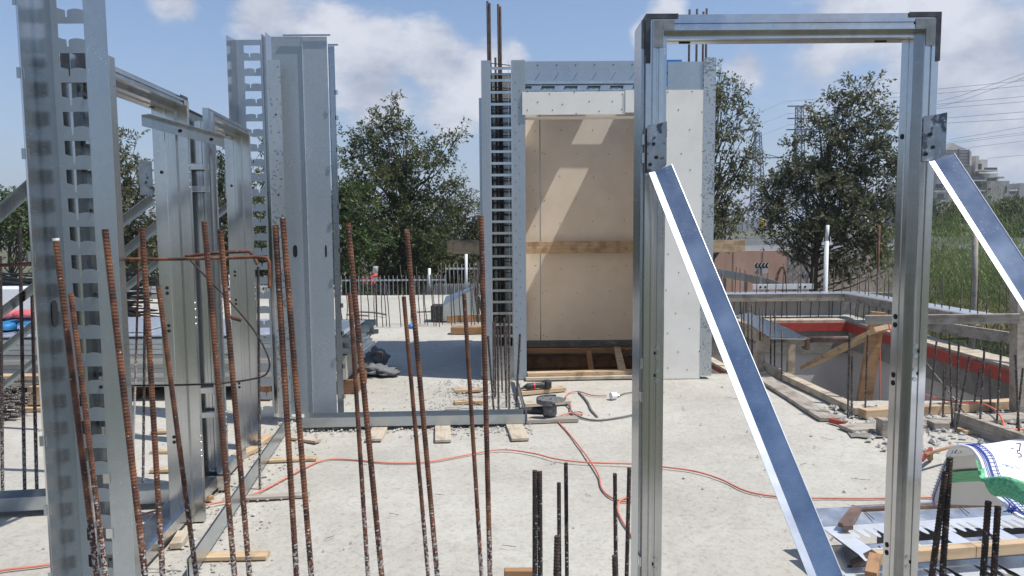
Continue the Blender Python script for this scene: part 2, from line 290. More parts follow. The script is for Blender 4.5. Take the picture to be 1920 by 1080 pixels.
def leaf_mat(name, a, b, tr=.3):
    m, n, l, p = new_mat(name)
    p.inputs['Roughness'].default_value = .55
    g = n.new('ShaderNodeNewGeometry')
    z = n.new('ShaderNodeTexNoise'); z.inputs['Scale'].default_value = 2.2; z.inputs['Detail'].default_value = 4; l.new(g.outputs['Position'], z.inputs['Vector'])
    w = n.new('ShaderNodeTexWhiteNoise'); w.noise_dimensions = '1D'; l.new(g.outputs['Random Per Island'], w.inputs['W'])
    s = n.new('ShaderNodeMath'); s.operation = 'MULTIPLY_ADD'; l.new(w.outputs['Value'], s.inputs[0]); s.inputs[1].default_value = .35; l.new(z.outputs[0], s.inputs[2])
    r = n.new('ShaderNodeValToRGB'); r.color_ramp.elements[0].position = .42; r.color_ramp.elements[0].color = (*a, 1); r.color_ramp.elements[1].position = .92; r.color_ramp.elements[1].color = (*b, 1)
    l.new(s.outputs[0], r.inputs[0]); l.new(r.outputs[0], p.inputs['Base Color'])
    t = n.new('ShaderNodeBsdfTranslucent'); l.new(r.outputs[0], t.inputs[0])
    mx = n.new('ShaderNodeMixShader'); mx.inputs[0].default_value = tr; l.new(p.outputs[0], mx.inputs[1]); l.new(t.outputs[0], mx.inputs[2])
    l.new(mx.outputs[0], n['Material Output'].inputs[0]); return m
M['leaf'] = leaf_mat('olive_foliage', (.046, .062, .022), (.150, .168, .070), .42)
M['leaf2'] = leaf_mat('grey_olive_foliage', (.056, .066, .030), (.18, .185, .095), .42)
M['leaf3'] = leaf_mat('light_green_foliage', (.042, .075, .020), (.115, .155, .052), .38)
M['leaf_far'] = leaf_mat('far_foliage', (.05, .065, .035), (.11, .12, .065))
M['weed'] = leaf_mat('green_broom_foliage', (.05, .085, .022), (.19, .245, .075), .4)

# ---------------------------------------------------------------- mesh helpers
class MB:
    def __init__(s): s.v = []; s.f = []
    def add(s, vs, fs, T=None):
        o = len(s.v)
        for p in vs:
            p = Vector(p); s.v.append(T @ p if T else p)
        s.f += [tuple(i + o for i in f) for f in fs]; return s
    def box(s, x0, x1, y0, y1, z0, z1, T=None):
        return s.add([(x0, y0, z0), (x1, y0, z0), (x1, y1, z0), (x0, y1, z0), (x0, y0, z1), (x1, y0, z1), (x1, y1, z1), (x0, y1, z1)],
                     [(0, 3, 2, 1), (4, 5, 6, 7), (0, 1, 5, 4), (1, 2, 6, 5), (2, 3, 7, 6), (3, 0, 4, 7)], T)
    def beam(s, a, b, w, h, up=(0, 0, 1)):
        a = Vector(a); b = Vector(b); d = b - a; L_ = d.length; x = d.normalized(); y = Vector(up).cross(x).normalized(); z = x.cross(y)
        T = Matrix((( x.x, y.x, z.x, a.x), (x.y, y.y, z.y, a.y), (x.z, y.z, z.z, a.z), (0, 0, 0, 1)))
        return s.box(0, L_, -w / 2, w / 2, -h / 2, h / 2, T)
    def tube(s, pts, r, n=8, cap=True):
        pts = [Vector(p) for p in pts]; o = len(s.v); m = len(pts)
        rs = r if isinstance(r, (list, tuple)) else [r] * m
        pv = None
        for i, p in enumerate(pts):
            t = (pts[min(i + 1, m - 1)] - pts[max(i - 1, 0)]).normalized()
            if pv is None: pv = t.orthogonal().normalized()
            else:
                pv = pv - t * pv.dot(t)
                pv = pv.normalized() if pv.length > 1e-6 else t.orthogonal().normalized()
            q = t.cross(pv)
            for k in range(n):
                a = 2 * math.pi * k / n; s.v.append(p + (pv * math.cos(a) + q * math.sin(a)) * rs[i])
        for i in range(m - 1):
            for k in range(n):
                s.f.append((o + i * n + k, o + i * n + (k + 1) % n, o + (i + 1) * n + (k + 1) % n, o + (i + 1) * n + k))
        if cap:
            s.f.append(tuple(o + k for k in reversed(range(n)))); s.f.append(tuple(o + (m - 1) * n + k for k in range(n)))
        return s
    def disc(s, c, nrm, r, n=10, th=.0):
        c = Vector(c); nrm = Vector(nrm).normalized()
        return s.tube([c, c + nrm * (th or .001)], r, n)
    def grid(s, fn, nu, nv):
        o = len(s.v)
        for i in range(nu + 1):
            for j in range(nv + 1): s.v.append(Vector(fn(i / nu, j / nv)))
        for i in range(nu):
            for j in range(nv):
                a = o + i * (nv + 1) + j; s.f.append((a, a + 1, a + nv + 2, a + nv + 1))
        return s

def tag(o, label=None, cat=None, group=None, kind=None):
    if label: o['label'] = label
    if cat: o['category'] = cat
    if group: o['group'] = group
    if kind: o['kind'] = kind
    return o
def mesh_obj(name, vs, fs, m, smooth=False):
    me = bpy.data.meshes.new(name); me.from_pydata([tuple(v) for v in vs], [], fs)
    if smooth: me.polygons.foreach_set('use_smooth', [True] * len(me.polygons))
    me.materials.append(M[m] if isinstance(m, str) else m); me.update()
    o = bpy.data.objects.new(name, me); C.objects.link(o); return o
def root(name, loc, rz=0, label=None, cat=None, group=None):
    o = bpy.data.objects.new(name, None); C.objects.link(o); o.empty_display_size = .1
    o.location = loc; o.rotation_euler = (0, 0, rz); return tag(o, label, cat, group)
def basis(o):
    while o.parent: o = o.parent
    return o.matrix_basis
def part(name, mb, m, parent, world=True, smooth=False, solid=0, bevel=0):
    vs = mb.v
    if world:
        I = basis(parent).inverted(); vs = [I @ v for v in vs]
    o = mesh_obj(name, vs, mb.f, m, smooth); o.parent = parent; mods(o, solid, bevel); return o
def mods(o, solid=0, bevel=0):
    if solid: k = o.modifiers.new('thick', 'SOLIDIFY'); k.thickness = solid; k.offset = 0
    if bevel: k = o.modifiers.new('edge', 'BEVEL'); k.width = bevel; k.segments = 2; k.limit_method = 'ANGLE'
def marks(o, mb, m, world=True):
    """add surface marks (screw heads, punched holes) to a part's own mesh"""
    vs = mb.v
    if world:
        I = basis(o).inverted(); vs = [I @ v for v in vs]
    me = o.data; bm = bmesh.new(); bm.from_mesh(me); me.materials.append(M[m]); k = len(me.materials) - 1
    nv = [bm.verts.new(v) for v in vs]
    for f in mb.f:
        q = bm.faces.new([nv[i] for i in f]); q.material_index = k
    bm.to_mesh(me); bm.free(); return o
def writing(body, size, m, parent, loc, rot, shear=0, align='CENTER'):
    cu = bpy.data.curves.new('writing', 'FONT'); cu.body = body; cu.size = size; cu.extrude = .0006; cu.align_x = align; cu.shear = shear
    t = bpy.data.objects.new('writing', cu); C.objects.link(t); me = bpy.data.meshes.new_from_object(t)
    bpy.data.objects.remove(t); me.materials.clear(); me.materials.append(M[m])
    o = bpy.data.objects.new('writing', me); C.objects.link(o); o.parent = parent; o.location = loc; o.rotation_euler = rot; return o
def single(name, mb, m, label, cat, group=None, kind=None, smooth=False, solid=0, bevel=0, base=None):
    vs = [Vector(v) for v in mb.v]
    if base is None:
        xs = [v.x for v in vs]; ys = [v.y for v in vs]; base = Vector(((min(xs) + max(xs)) / 2, (min(ys) + max(ys)) / 2, min(v.z for v in vs)))
    base = Vector(base)
    o = mesh_obj(name, [v - base for v in vs], mb.f, m, smooth); o.location = base; mods(o, solid, bevel); return tag(o, label, cat, group, kind)
def struct(name, mb, m, smooth=False, solid=0):
    o = mesh_obj(name, mb.v, mb.f, m, smooth); mods(o, solid); o['kind'] = 'structure'; return o

def plank(a, b, w, h, m, label, group=None, name='plank', cat='plank', bevel=.002, up=(0, 0, 1), tilt=0):
    """board lying from a to b, a and b on its underside centre line"""
    a = Vector(a); b = Vector(b); d = b - a; x = d.normalized(); y = Vector(up).cross(x).normalized(); z = x.cross(y)
    T = Matrix((( x.x, y.x, z.x, a.x), (x.y, y.y, z.y, a.y), (x.z, y.z, z.z, a.z), (0, 0, 0, 1))) @ Matrix.Rotation(tilt, 4, 'X')
    mb = MB().box(0, d.length, -w / 2, w / 2, 0, h)
    o = mesh_obj(name, mb.v, mb.f, m); o.matrix_basis = T; mods(o, 0, bevel); return tag(o, label, cat, group)

def rebar_mb(a, b, r=.008, pitch=.0115, n=9, rib=.0013, bend=None, start=0, q=4):
    """ribbed bar; vertices go up the bar, ribs wind round it"""
    a = Vector(a); b = Vector(b)
    Ltot = (b - a).length; step = pitch / q; m = int(Ltot / step) + 1
    mb = MB(); vs = mb.v; fs = mb.f
    x = (b - a).normalized(); u = x.orthogonal().normalized(); w = x.cross(u)
    ca = [math.cos(2 * math.pi * k / n) for k in range(n)]; sa = [math.sin(2 * math.pi * k / n) for k in range(n)]
    bw = Vector(bend) if bend else Vector((0, 0, 0))
    for i in range(m + 1):
        t = i / m; c = a + (b - a) * t + bw * (4 * t * (1 - t))
        for k in range(n):
            ph = (i / q + k / n) % 1.0
            rr = r + (rib if ph < .34 else -rib * .3)
            vs.append(c + (u * ca[k] + w * sa[k]) * rr)
    for i in range(m):
        o = i * n
        for k in range(n):
            k2 = (k + 1) % n; fs.append((o + k, o + k2, o + n + k2, o + n + k))
    fs.append(tuple(reversed(range(n)))); fs.append(tuple(m * n + k for k in range(n)))
    return mb

def plate_mb(W_, H_, holes, T=None):
    """flat sheet in local XZ with real openings"""
    bm = bmesh.new()
    def loop(pts):
        vs = [bm.verts.new((p[0], 0, p[1])) for p in pts]
        for i in range(len(vs)): bm.edges.new((vs[i], vs[(i + 1) % len(vs)]))
    outer = W_ if isinstance(W_, list) else [(0, 0), (W_, 0), (W_, H_), (0, H_)]
    loop(outer)
    for h in holes: loop(h)
    bmesh.ops.triangle_fill(bm, use_beauty=True, use_dissolve=False, edges=bm.edges[:], normal=(0, -1, 0))
    bm.verts.index_update()
    mb = MB(); mb.add([v.co.copy() for v in bm.verts], [tuple(v.index for v in f.verts) for f in bm.faces], T); bm.free(); return mb
def rect(x0, x1, z0, z1): return [(x0, z0), (x1, z0), (x1, z1), (x0, z1)]
def notched(x0, x1, z0, z1, flip=False):
    w = x1 - x0; h = z1 - z0
    p = [(0, 1), (0, .16), (.24, .04), (.29, .04), (.31, -.10), (.31, -.36), (.345, -.44), (.38, -.36), (.38, -.08), (.41, .02), (.55, .09), (.75, .10), (.92, .05), (1, .0), (1, 1)]
    if flip: p = [(1 - a, b) for a, b in reversed(p)]
    return [(x0 + a * w, z0 + b * h) for a, b in p]
def place(loc, rz=0): return Matrix.Translation(Vector(loc)) @ Matrix.Rotation(rz, 4, 'Z')

# ================================================================= SETTING
# site slab with the cabin pit and the big excavated pit cut out
CAB = (.14, 1.66, 7.95, 9.78)
HOLES = [CAB, (2.95, 5.45, 6.6, 11.9), (2.1, 2.95, 7.9, 11.9)]
def slab():
    xs = sorted(set([round(x, 3) for x in np.arange(-16, 2.01, .16)] + [round(x, 3) for x in np.arange(2, 9.0, .16)] + [h[0] for h in HOLES] + [h[1] for h in HOLES]))
    ys = sorted(set([round(y, 3) for y in np.arange(.4, 17.05, .16)] + [h[2] for h in HOLES] + [h[3] for h in HOLES]))
    mb = MB(); ix = {}
    def vid(i, j):
        if (i, j) not in ix:
            x, y = xs[i], ys[j]
            z = .012 * mnoise.noise(Vector((x * 1.3, y * 1.3, 0))) + .006 * mnoise.noise(Vector((x * 5, y * 5, 3)))
            ix[(i, j)] = len(mb.v); mb.v.append(Vector((x, y, z - .008)))
        return ix[(i, j)]
    for i in range(len(xs) - 1):
        for j in range(len(ys) - 1):
            cx = (xs[i] + xs[i + 1]) / 2; cy = (ys[j] + ys[j + 1]) / 2
            if any(h[0] < cx < h[1] and h[2] < cy < h[3] for h in HOLES): continue
            if cx > 5.9 and cy > 6.2: continue
            if cx > 4.5 and cy > 12.9: continue
            mb.f.append((vid(i, j), vid(i + 1, j), vid(i + 1, j + 1), vid(i, j + 1)))
    return struct('slab', mb, 'ground', smooth=True)
slab()
mb = MB()   # slab edge skirt
mb.box(-16, 9, 17.0, 17.25, -1.7, -.03)
struct('slab_edge', mb, 'conc')
# terrain
def terrain():
    xs = [-1500, -700, -300, -150, -90, -60, -40, -30, -24, -20, -16.2] + list(np.arange(-14, 30, 1.0)) + [32, 36, 42, 50, 70, 100, 160, 300, 700, 1500]
    ys = [-200, -60, -20, -6, 0.2, .38] + list(np.arange(1, 30, 1.0)) + [30.05, 30.4, 31, 32, 34, 38, 44, 52, 64, 80, 110, 160, 260, 500, 1000, 2500]
    mb = MB()
    for x in xs:
        for y in ys:
            z = -1.6 + .05 * mnoise.noise(Vector((x * .3, y * .3, 0)))
            if y > 30.2:
                t = min(1, max(0, (x - 4) / 3)); t = t * t * (3 - 2 * t); z += t * (1.75 + (.15 if y > 31 else 0))
            if -15.9 < x < 9 and .3 < y < 16.9: z = -2.7
            mb.v.append(Vector((x, y, z)))
    ny = len(ys)
    for i in range(len(xs) - 1):
        for j in range(ny - 1):
            a = i * ny + j; mb.f.append((a, a + ny, a + ny + 1, a + 1))
    return struct('terrain', mb, 'scrub', smooth=True)
terrain()
mb = MB().grid(lambda u, v: (4.5 + 14 * u, 20 + 9.9 * v, -1.545 + .04 * mnoise.noise(Vector((u * 9, v * 9, 0)))), 30, 20); struct('sandy_ground', mb, 'sand', smooth=True)
mb = MB().box(7, 60, 33, 41, .30, .335); struct('upper_road', mb, 'asph_lite')
mb = MB().box(7, 60, 46, 60, .30, .38); struct('far_road', mb, 'asph')
# curved lower road
mb = MB()
def road(u, v):
    a = u * 1.35; r = 9 + v * 4.5
    return (14.0 - r * math.cos(a) * 1.0 + 1.5, 16.5 + r * math.sin(a) * .9, -1.49)
mb.grid(road, 24, 3); struct('lower_road', mb, 'asph')
mb = MB().box(-40, 3, 24, 31, -1.56, -1.5); struct('street', mb, 'asph_lite')
# pit walls (cabin recess and excavated basement)
mb = MB().box(2.2, 5.45, 11.9, 12.2, -1.75, -.03); mb.box(5.45, 5.75, 6.3, 12.2, -1.75, -.03)
mb.box(2.65, 2.95, 6.3, 7.9, -1.75, -.03); mb.box(2.65, 5.45, 6.3, 6.6, -1.75, -.03)
struct('pit_wall', mb, 'conc_wall')
mb = MB().box(2.0, 5.6, 6.4, 12.0, -1.8, -1.7); struct('pit_floor', mb, 'ground')

# ================================================================= TREES
def crown_leaves(clusters, ntuft, nleaf, lsize, spread, droop=0.1):
    cl = np.array([[c.x, c.y, c.z] for c, _ in clusters]); rad = np.array([r for _, r in clusters])
    ctr = cl.mean(axis=0)
    wts = rad ** 2 / np.sum(rad ** 2)
    idx = rng.choice(len(cl), ntuft, p=wts)
    d = rng.normal(size=(ntuft, 3)); d /= np.linalg.norm(d, axis=1)[:, None]
    rr = rad[idx] * rng.random(ntuft) ** .45
    pos = cl[idx] + d * rr[:, None] * np.array([1.15, 1.15, .62])
    ax = d * .8 + (pos - ctr) * .12 + rng.normal(size=(ntuft, 3)) * .35; ax[:, 2] += .25
    ax /= np.linalg.norm(ax, axis=1)[:, None]
    n = ntuft * nleaf
    t = np.tile(np.linspace(0, 1, nleaf), ntuft)
    A = np.repeat(ax, nleaf, axis=0); P0 = np.repeat(pos, nleaf, axis=0) + A * (t * spread)[:, None]
    P0[:, 2] -= droop * t ** 2 * spread
    side = rng.normal(size=(n, 3)); side -= A * np.sum(side * A, axis=1)[:, None]; side /= np.linalg.norm(side, axis=1)[:, None]
    ld = side * .8 + A * .55 + np.array([0, 0, -.15]); ld /= np.linalg.norm(ld, axis=1)[:, None]
    nn = rng.normal(size=(n, 3)); wd = np.cross(ld, nn); wd /= np.linalg.norm(wd, axis=1)[:, None]
    sz = lsize * (.6 + .8 * rng.random(n))[:, None]
    V = np.stack([P0, P0 + ld * sz * .5 + wd * sz * .20, P0 + ld * sz, P0 + ld * sz * .5 - wd * sz * .20], axis=1).reshape(-1, 3)
    return V
def quads_obj(name, V, m):
    n = len(V) // 4
    me = bpy.data.meshes.new(name); me.vertices.add(n * 4); me.vertices.foreach_set('co', V.astype(np.float32).ravel())
    me.loops.add(n * 4); me.loops.foreach_set('vertex_index', np.arange(n * 4, dtype=np.int32))
    me.polygons.add(n); me.polygons.foreach_set('loop_start', np.arange(0, n * 4, 4, dtype=np.int32))
    me.update(calc_edges=True); me.materials.append(M[m]); me.validate()
    o = bpy.data.objects.new(name, me); C.objects.link(o); return o
def tree(name, label, trunk_px, base_z, d, circles, m='leaf', dens=1.0, lsize=.11, nleaf=14, group=None, depth=.8, cat='tree', trunk_r=.13, thin=1.0, limbs=True):
    k = d / F
    top = P(trunk_px, 420, d); base = Vector((top.x, d, base_z))
    rt = root(name, base, 0, label, cat, group)
    clusters = []
    for (px, py, rp) in circles:
        c = P(px, py, d); R0 = rp * k
        nsub = max(3, int(4 + rp / 7))
        for _ in range(nsub):
            v = Vector((random.gauss(0, 1), random.gauss(0, 1), random.gauss(0, 1))).normalized() * (random.random() ** .45) * R0 * .92
            v.y *= depth * 1.3
            clusters.append((c + v, R0 * random.uniform(.17, .38) * thin))
    area = sum(r * r for _, r in clusters)
    ntuft = int(area * 330 * dens) + 30
    V = crown_leaves(clusters, ntuft, nleaf, lsize * .9, .34)
    o = quads_obj('crown', V - np.array([base.x, base.y, base.z]), m); o.parent = rt
    mb = MB()
    zs = [c.z for c, _ in clusters]; ztop = max(zs); zlow = min(zs)
    sp = lambda t: Vector((base.x + .22 * t * math.sin(t * 7 + d), d + .1 * math.cos(t * 4), base_z + (ztop - base_z) * t))
    mb.tube([sp(t / 10 * .84) for t in range(11)], [trunk_r * (1 - .094 * t) for t in range(11)], 8)
    if limbs:
        for c, r in clusters[::3]:
            t0 = max(.12, min(.85, ((c.z - base_z) / (ztop - base_z)) * .72 - .04)); a = sp(t0)
            mid = a.lerp(c, .5) + Vector((0, 0, -.06 * (c - a).length)); r0 = trunk_r * (.26 - .18 * t0); wob = Vector((random.gauss(0, .12), random.gauss(0, .12), random.gauss(0, .08)))
            mid += wob; mb.tube([a, a.lerp(mid, .5) - wob * .6, mid, mid.lerp(c, .5) + wob * .5, c], [r0, r0 * .8, r0 * .55, r0 * .35, r0 * .15], 5, cap=False)
            for _ in range(3):
                q = c + Vector((random.gauss(0, 1), random.gauss(0, 1), random.gauss(.3, 1))).normalized() * r
                mb.tube([mid.lerp(c, .7), q], [r0 * .3, .004], 3, cap=False)
    part('trunk', mb, 'bark', rt, smooth=True)
    return rt

tree('tall_tree', 'tall dark open-crowned tree behind the fence, between the steel column and the cabin', 755, -1.6, 21.5,
     [(740, 190, 22), (725, 225, 38), (745, 255, 45), (690, 275, 40), (660, 265, 28), (650, 300, 25), (790, 290, 42), (845, 265, 22), (865, 245, 10), (830, 300, 30), (725, 320, 62), (780, 355, 55), (820, 380, 42), (865, 335, 18), (660, 345, 38), (700, 400, 60), (760, 430, 70), (690, 455, 50), (810, 440, 50), (740, 500, 55), (660, 500, 40), (800, 500, 40), (845, 345, 22)], m='leaf', dens=1.1, thin=.88, trunk_r=.17)
tree('green_tree', 'bright green leafy tree just right of the tall steel column', 648, -1.6, 19.8,
     [(655, 370, 40), (670, 410, 45), (640, 440, 55), (690, 460, 40), (650, 500, 45), (620, 380, 30)], m='leaf3', dens=1.1, lsize=.12)
tree('olive_tree', 'low olive-grey rounded tree just left of the cabin', 860, -1.6, 24.5,
     [(835, 405, 40), (870, 400, 35), (900, 420, 35), (800, 440, 45), (850, 450, 55), (905, 470, 40), (780, 480, 40), (830, 495, 40), (880, 500, 40)], m='leaf2', dens=1.2)
tree('feathery_tree', 'feathery green tree rising behind the right side of the cabin', 1325, -1.6, 17.5,
     [(1345, 115, 16), (1350, 145, 24), (1390, 150, 18), (1375, 185, 30), (1335, 190, 40), (1405, 215, 20), (1370, 245, 40), (1325, 270, 50), (1410, 250, 20), (1390, 290, 32), (1425, 258, 10), (1350, 330, 50), (1395, 345, 22), (1360, 395, 40), (1320, 400, 60), (1385, 405, 20), (1345, 430, 22)], m='leaf2', dens=1.0, thin=.9, lsize=.10)
tree('broad_tree', 'broad grey-green tree framed by the steel door frame in front of the pink wall', 1532, -1.6, 23.0,
     [(1590, 165, 18), (1640, 165, 20), (1560, 190, 25), (1610, 200, 35), (1655, 215, 25), (1530, 220, 28), (1580, 240, 40), (1640, 260, 35), (1500, 275, 25), (1545, 290, 45), (1610, 310, 50), (1670, 305, 28), (1480, 320, 28), (1440, 345, 22), (1510, 350, 50), (1580, 370, 60), (1650, 370, 45), (1430, 380, 28), (1470, 400, 42), (1540, 420, 60), (1620, 430, 55), (1680, 420, 30), (1450, 440, 25), (1500, 465, 35), (1580, 480, 40), (1650, 480, 35)], m='leaf2', dens=1.15, thin=.95, trunk_r=.16, lsize=.12)
tree('side_tree', 'leafy tree with one long side branch, seen beside the first left door frame', 222, -1.6, 18.0,
     [(215, 275, 25), (255, 262, 12), (235, 310, 35), (215, 350, 45), (260, 320, 20), (265, 370, 35), (225, 410, 50), (285, 420, 40), (240, 470, 50), (300, 470, 45)], m='leaf2', dens=1.2)
tree('slender_tree', 'dark tree seen between the two left door frames', 415, -1.6, 19.0,
     [(410, 290, 18), (430, 270, 16), (405, 330, 28), (440, 340, 35), (420, 390, 45), (390, 430, 45), (450, 430, 45), (410, 480, 50), (350, 470, 40), (480, 330, 28), (490, 400, 40), (500, 260, 14)], m='leaf', dens=1.1)
tree('street_tree', 'leafy green street tree at the far left edge of the site', 25, -1.6, 20.0,
     [(20, 385, 25), (45, 370, 20), (0, 400, 35), (60, 410, 35), (20, 440, 45), (-30, 430, 50), (80, 450, 40), (40, 480, 35)], m='leaf3', dens=1.0)
tree('hedge_tree', 'dark shrubby tree behind the notched column panel', 560, -1.6, 23.0,
     [(500, 470, 45), (560, 460, 50), (610, 470, 45), (530, 420, 40), (470, 490, 35), (590, 400, 40)], m='leaf', dens=1.0)
tree('low_bush', 'dense dark bush right behind the white picket fence', 745, -1.6, 24.5, [(660, 520, 40), (720, 515, 42), (780, 518, 42), (840, 515, 42), (890, 510, 40), (610, 520, 40)], m='leaf', dens=1.2, limbs=False, cat='bush')
tree('low_bush', 'dense dark bush behind the left railing', 330, -1.6, 23.5, [(215, 500, 40), (270, 508, 38), (330, 512, 38), (390, 510, 38), (450, 505, 40), (510, 510, 40)], m='leaf2', dens=1.1, limbs=False, cat='bush')
far = [(1765, 400, 26, 60), (1795, 395, 22, 62), (1862, 395, 28, 60), (1905, 385, 28, 58), (1880, 420, 26, 50), (1925, 420, 24, 50), (1720, 405, 24, 66)]
fl = ['small dark tree left of the second brace below the apartments', 'round dark bush just left of the second brace', 'dark far tree below the grey block of the apartments',
      'dark far tree at the right edge below the apartments', 'low brownish bush above the green broom', 'bush cut by the right edge of the photo', 'far tree behind the right leg of the steel door frame']
for (px, py, rp, d), lb in zip(far, fl):
    tree('far_tree', lb, px, .2, d, [(px, py, rp), (px - rp * .5, py + rp * .7, rp * .8), (px + rp * .5, py + rp * .6, rp * .8), (px, py + rp * 1.2, rp)], m='leaf_far', dens=.35, lsize=.28, nleaf=10, trunk_r=.2, limbs=False, group='far trees on the right')

# green broom thicket on the right
def thicket():
    n = 110000
    x = rng.uniform(6.6, 19, n); y = rng.uniform(13.3, 21, n)
    kp = x / y > .53 + .025 * rng.normal(size=n); x = x[kp]; y = y[kp]; n = len(x)
    hgt = np.array([1.0 + .45 * mnoise.noise(Vector((a * .5, b * .5, 0))) + .35 * mnoise.noise(Vector((a * 1.7, b * 1.7, 5))) for a, b in zip(x, y)])
    hgt = hgt * (2.3 + .14 * (y - 13)) * np.clip((x - 6.3) / 1.6, .3, 1)
    z0 = -1.6 + hgt * rng.uniform(.25, 1.0, n)
    ang = rng.uniform(0, 2 * np.pi, n); ln = rng.uniform(.14, .38, n); up = rng.uniform(-.3, .6, n)
    V = []
    p = np.stack([x, y, z0], 1); dr = np.stack([np.cos(ang), np.sin(ang), up * 1.4], 1)
    side = np.stack([-np.sin(ang), np.cos(ang), np.zeros(n)], 1) * .0055
    segs = 4
    out_ = []
    for s_ in range(segs):
        dr2 = dr.copy(); dr2[:, 2] -= .75 * s_
        dr2 /= np.linalg.norm(dr2, axis=1)[:, None]
        q = p + dr2 * (ln / segs)[:, None]
        w0 = side * (1 - s_ / segs * .7); w1 = side * (1 - (s_ + 1) / segs * .7)
        out_.append(np.stack([p - w0, p + w0, q + w1, q - w1], 1)); p = q
    V = np.concatenate(out_, 0).reshape(-1, 3)
    # finer side needles
    b = np.array([12, 17, -1.6])
    o = quads_obj('broom_thicket', V - b, 'weed'); o.location = b
    tag(o, 'thicket of green wispy broom growing beyond the basement pit', 'shrubs', kind='stuff')
thicket()
mb = MB()
n = 6000
hp = np.stack([rng.uniform(-4.6, -.1, n), rng.uniform(17.3, 17.8, n), rng.uniform(-.6, -.06, n)], 1)
dd = rng.normal(size=(n, 3)); dd /= np.linalg.norm(dd, axis=1)[:, None]; ee = np.cross(dd, rng.normal(size=(n, 3))); ee /= np.linalg.norm(ee, axis=1)[:, None]
HV = np.stack([hp, hp + dd * .03 + ee * .015, hp + dd * .06, hp + dd * .03 - ee * .015], 1).reshape(-1, 3)
o = quads_obj('hedge', HV - np.array([-2.3, 17.5, -1.6]), 'leaf3'); o.location = (-2.3, 17.5, -1.6); tag(o, 'low clipped green hedge along the foot of the white fence', 'hedge')

# ================================================================= BACKGROUND THINGS
def px_box(mb, x0, x1, y0, y1, d, dep):
    a = P(x0, y1, d); b = P(x1, y0, d); mb.box(a.x, b.x, d, d + dep, a.z, b.z); return mb
# retaining wall
wa = P(1300, 540, 30); wb = P(1700, 540, 30)
rt = root('retaining_wall', ((wa.x + wb.x) / 2, 30, -1.6), 0, 'low pink-brown rendered retaining wall behind the chevron signs', 'wall')
w = MB().box(wa.x - 3, P(1480, 500, 30).x, 30, 30.35, -1.7, P(1400, 470, 30).z); part('panel', w, 'terracotta', rt)
w = MB().box(P(1480, 500, 30).x + .02, wb.x, 30.05, 30.3, -1.7, P(1400, 476, 30).z); part('panel', w, 'conc', rt, )
w = MB()
for px in (1375, 1430, 1478): w.box(P(px, 480, 30).x - .015, P(px, 480, 30).x + .015, 29.985, 30.0, -1.6, P(1400, 472, 30).z)
part('joint', w, 'mortar', rt)
# sound barrier beyond the road
rt = root('noise_barrier', (P(1400, 430, 62).x, 62, .38), 0, 'white translucent noise barrier with grey posts beyond the road', 'fence')
w = MB(); px_box(w, 1340, 1470, 412, 434, 62, .1); part('lower_panel', w, 'white_metal', rt)
w = MB(); px_box(w, 1340, 1470, 397, 403, 62, .1); px_box(w, 1340, 1470, 407, 410, 62, .1); part('rail', w, 'white_pl', rt)
for i in range(11):
    w = MB(); px_box(w, 1341 + i * 10.4, 1343.5 + i * 10.4, 396, 434, 61.8, .2); part('post', w, 'pole', rt)
# low guard rail at the upper road
rt = root('guard_rail', (P(1400, 460, 32).x, 32, .3), 0, 'straight grey guard rail along the upper road', 'guard rail')
w = MB(); w.box(9, 30, 32, 32.06, .62, .86); part('beam', w, 'pole', rt)
for i in range(7):
    w = MB().box(9.5 + i * 3, 9.6 + i * 3, 32.07, 32.17, .3, .82); part('post', w, 'pole', rt)
# curved guard rail
rt = root('guard_rail', (P(1420, 530, 27).x, 27, -1.6), 0, 'curved dark guard rail around the bend below the pink wall', 'guard rail')
gpts = [P(1325, 508, 29), P(1360, 514, 28.2), P(1400, 521, 27.2), P(1440, 530, 26), P(1470, 540, 24.5), P(1490, 550, 23.4)]
def strip(pts, h):
    mb = MB()
    for i in range(len(pts) - 1): mb.beam(pts[i], pts[i + 1], .05, h)
    return mb
part('beam', strip(gpts, .30), 'galv_dark', rt, bevel=.02)
for p in gpts:
    w = MB().box(p.x - .05, p.x + .05, p.y + .04, p.y + .14, -1.65, p.z + .1); part('post', w, 'galv_dark', rt)
def chevron(px, py, wpx, hpx, d, label, extra):
    k = d / F; c = P(px, py, d); rt = root('chevron_sign', (c.x, d, -1.6), 0, label, 'road sign', 'chevron signs on the bend')
    W_, H_ = wpx * k, hpx * k; x0 = c.x - W_ / 2; z0 = c.z - H_ / 2
    part('panel', MB().box(x0, x0 + W_, d, d + .03, z0, z0 + H_), 'sign_white', rt)
    w = MB(); n_ = 4; s = W_ / n_; y = d - .006
    for i in range(n_):
        a = x0 + i * s
        # left-pointing arrow band, clipped to the panel
        pts_t = [(a, z0 + H_ / 2), (a + s * .5, z0 + H_), (min(a + s * 1.05, x0 + W_), z0 + H_), (a + s * .55, z0 + H_ / 2)]
        pts_b = [(a, z0 + H_ / 2), (a + s * .55, z0 + H_ / 2), (min(a + s * 1.05, x0 + W_), z0), (a + s * .5, z0)]
        for q in (pts_t, pts_b): w.add([(u, y, v) for u, v in q], [(0, 1, 2, 3)])
    part('arrows', w, 'sign_black', rt, solid=.004)
    part('post', MB().box(c.x - .03, c.x + .03, d + .035, d + .09, -1.65, z0 + H_ * .9), 'pole', rt)
    if extra:
        w = MB(); px_box(w, 1415, 1423, 504, 514, d + .1, .03); part('panel', w, 'sign_white', rt)
        w = MB(); px_box(w, 1427, 1440, 503.5, 513, d + .1, .03); part('panel', w, 'sign_white', rt)
chevron(1428, 498, 26, 10.5, 26, 'black and white chevron sign with small blank plates below it', True)
chevron(1515, 516, 25, 12, 25, 'black and white chevron sign beside the trunk of the broad tree', False)
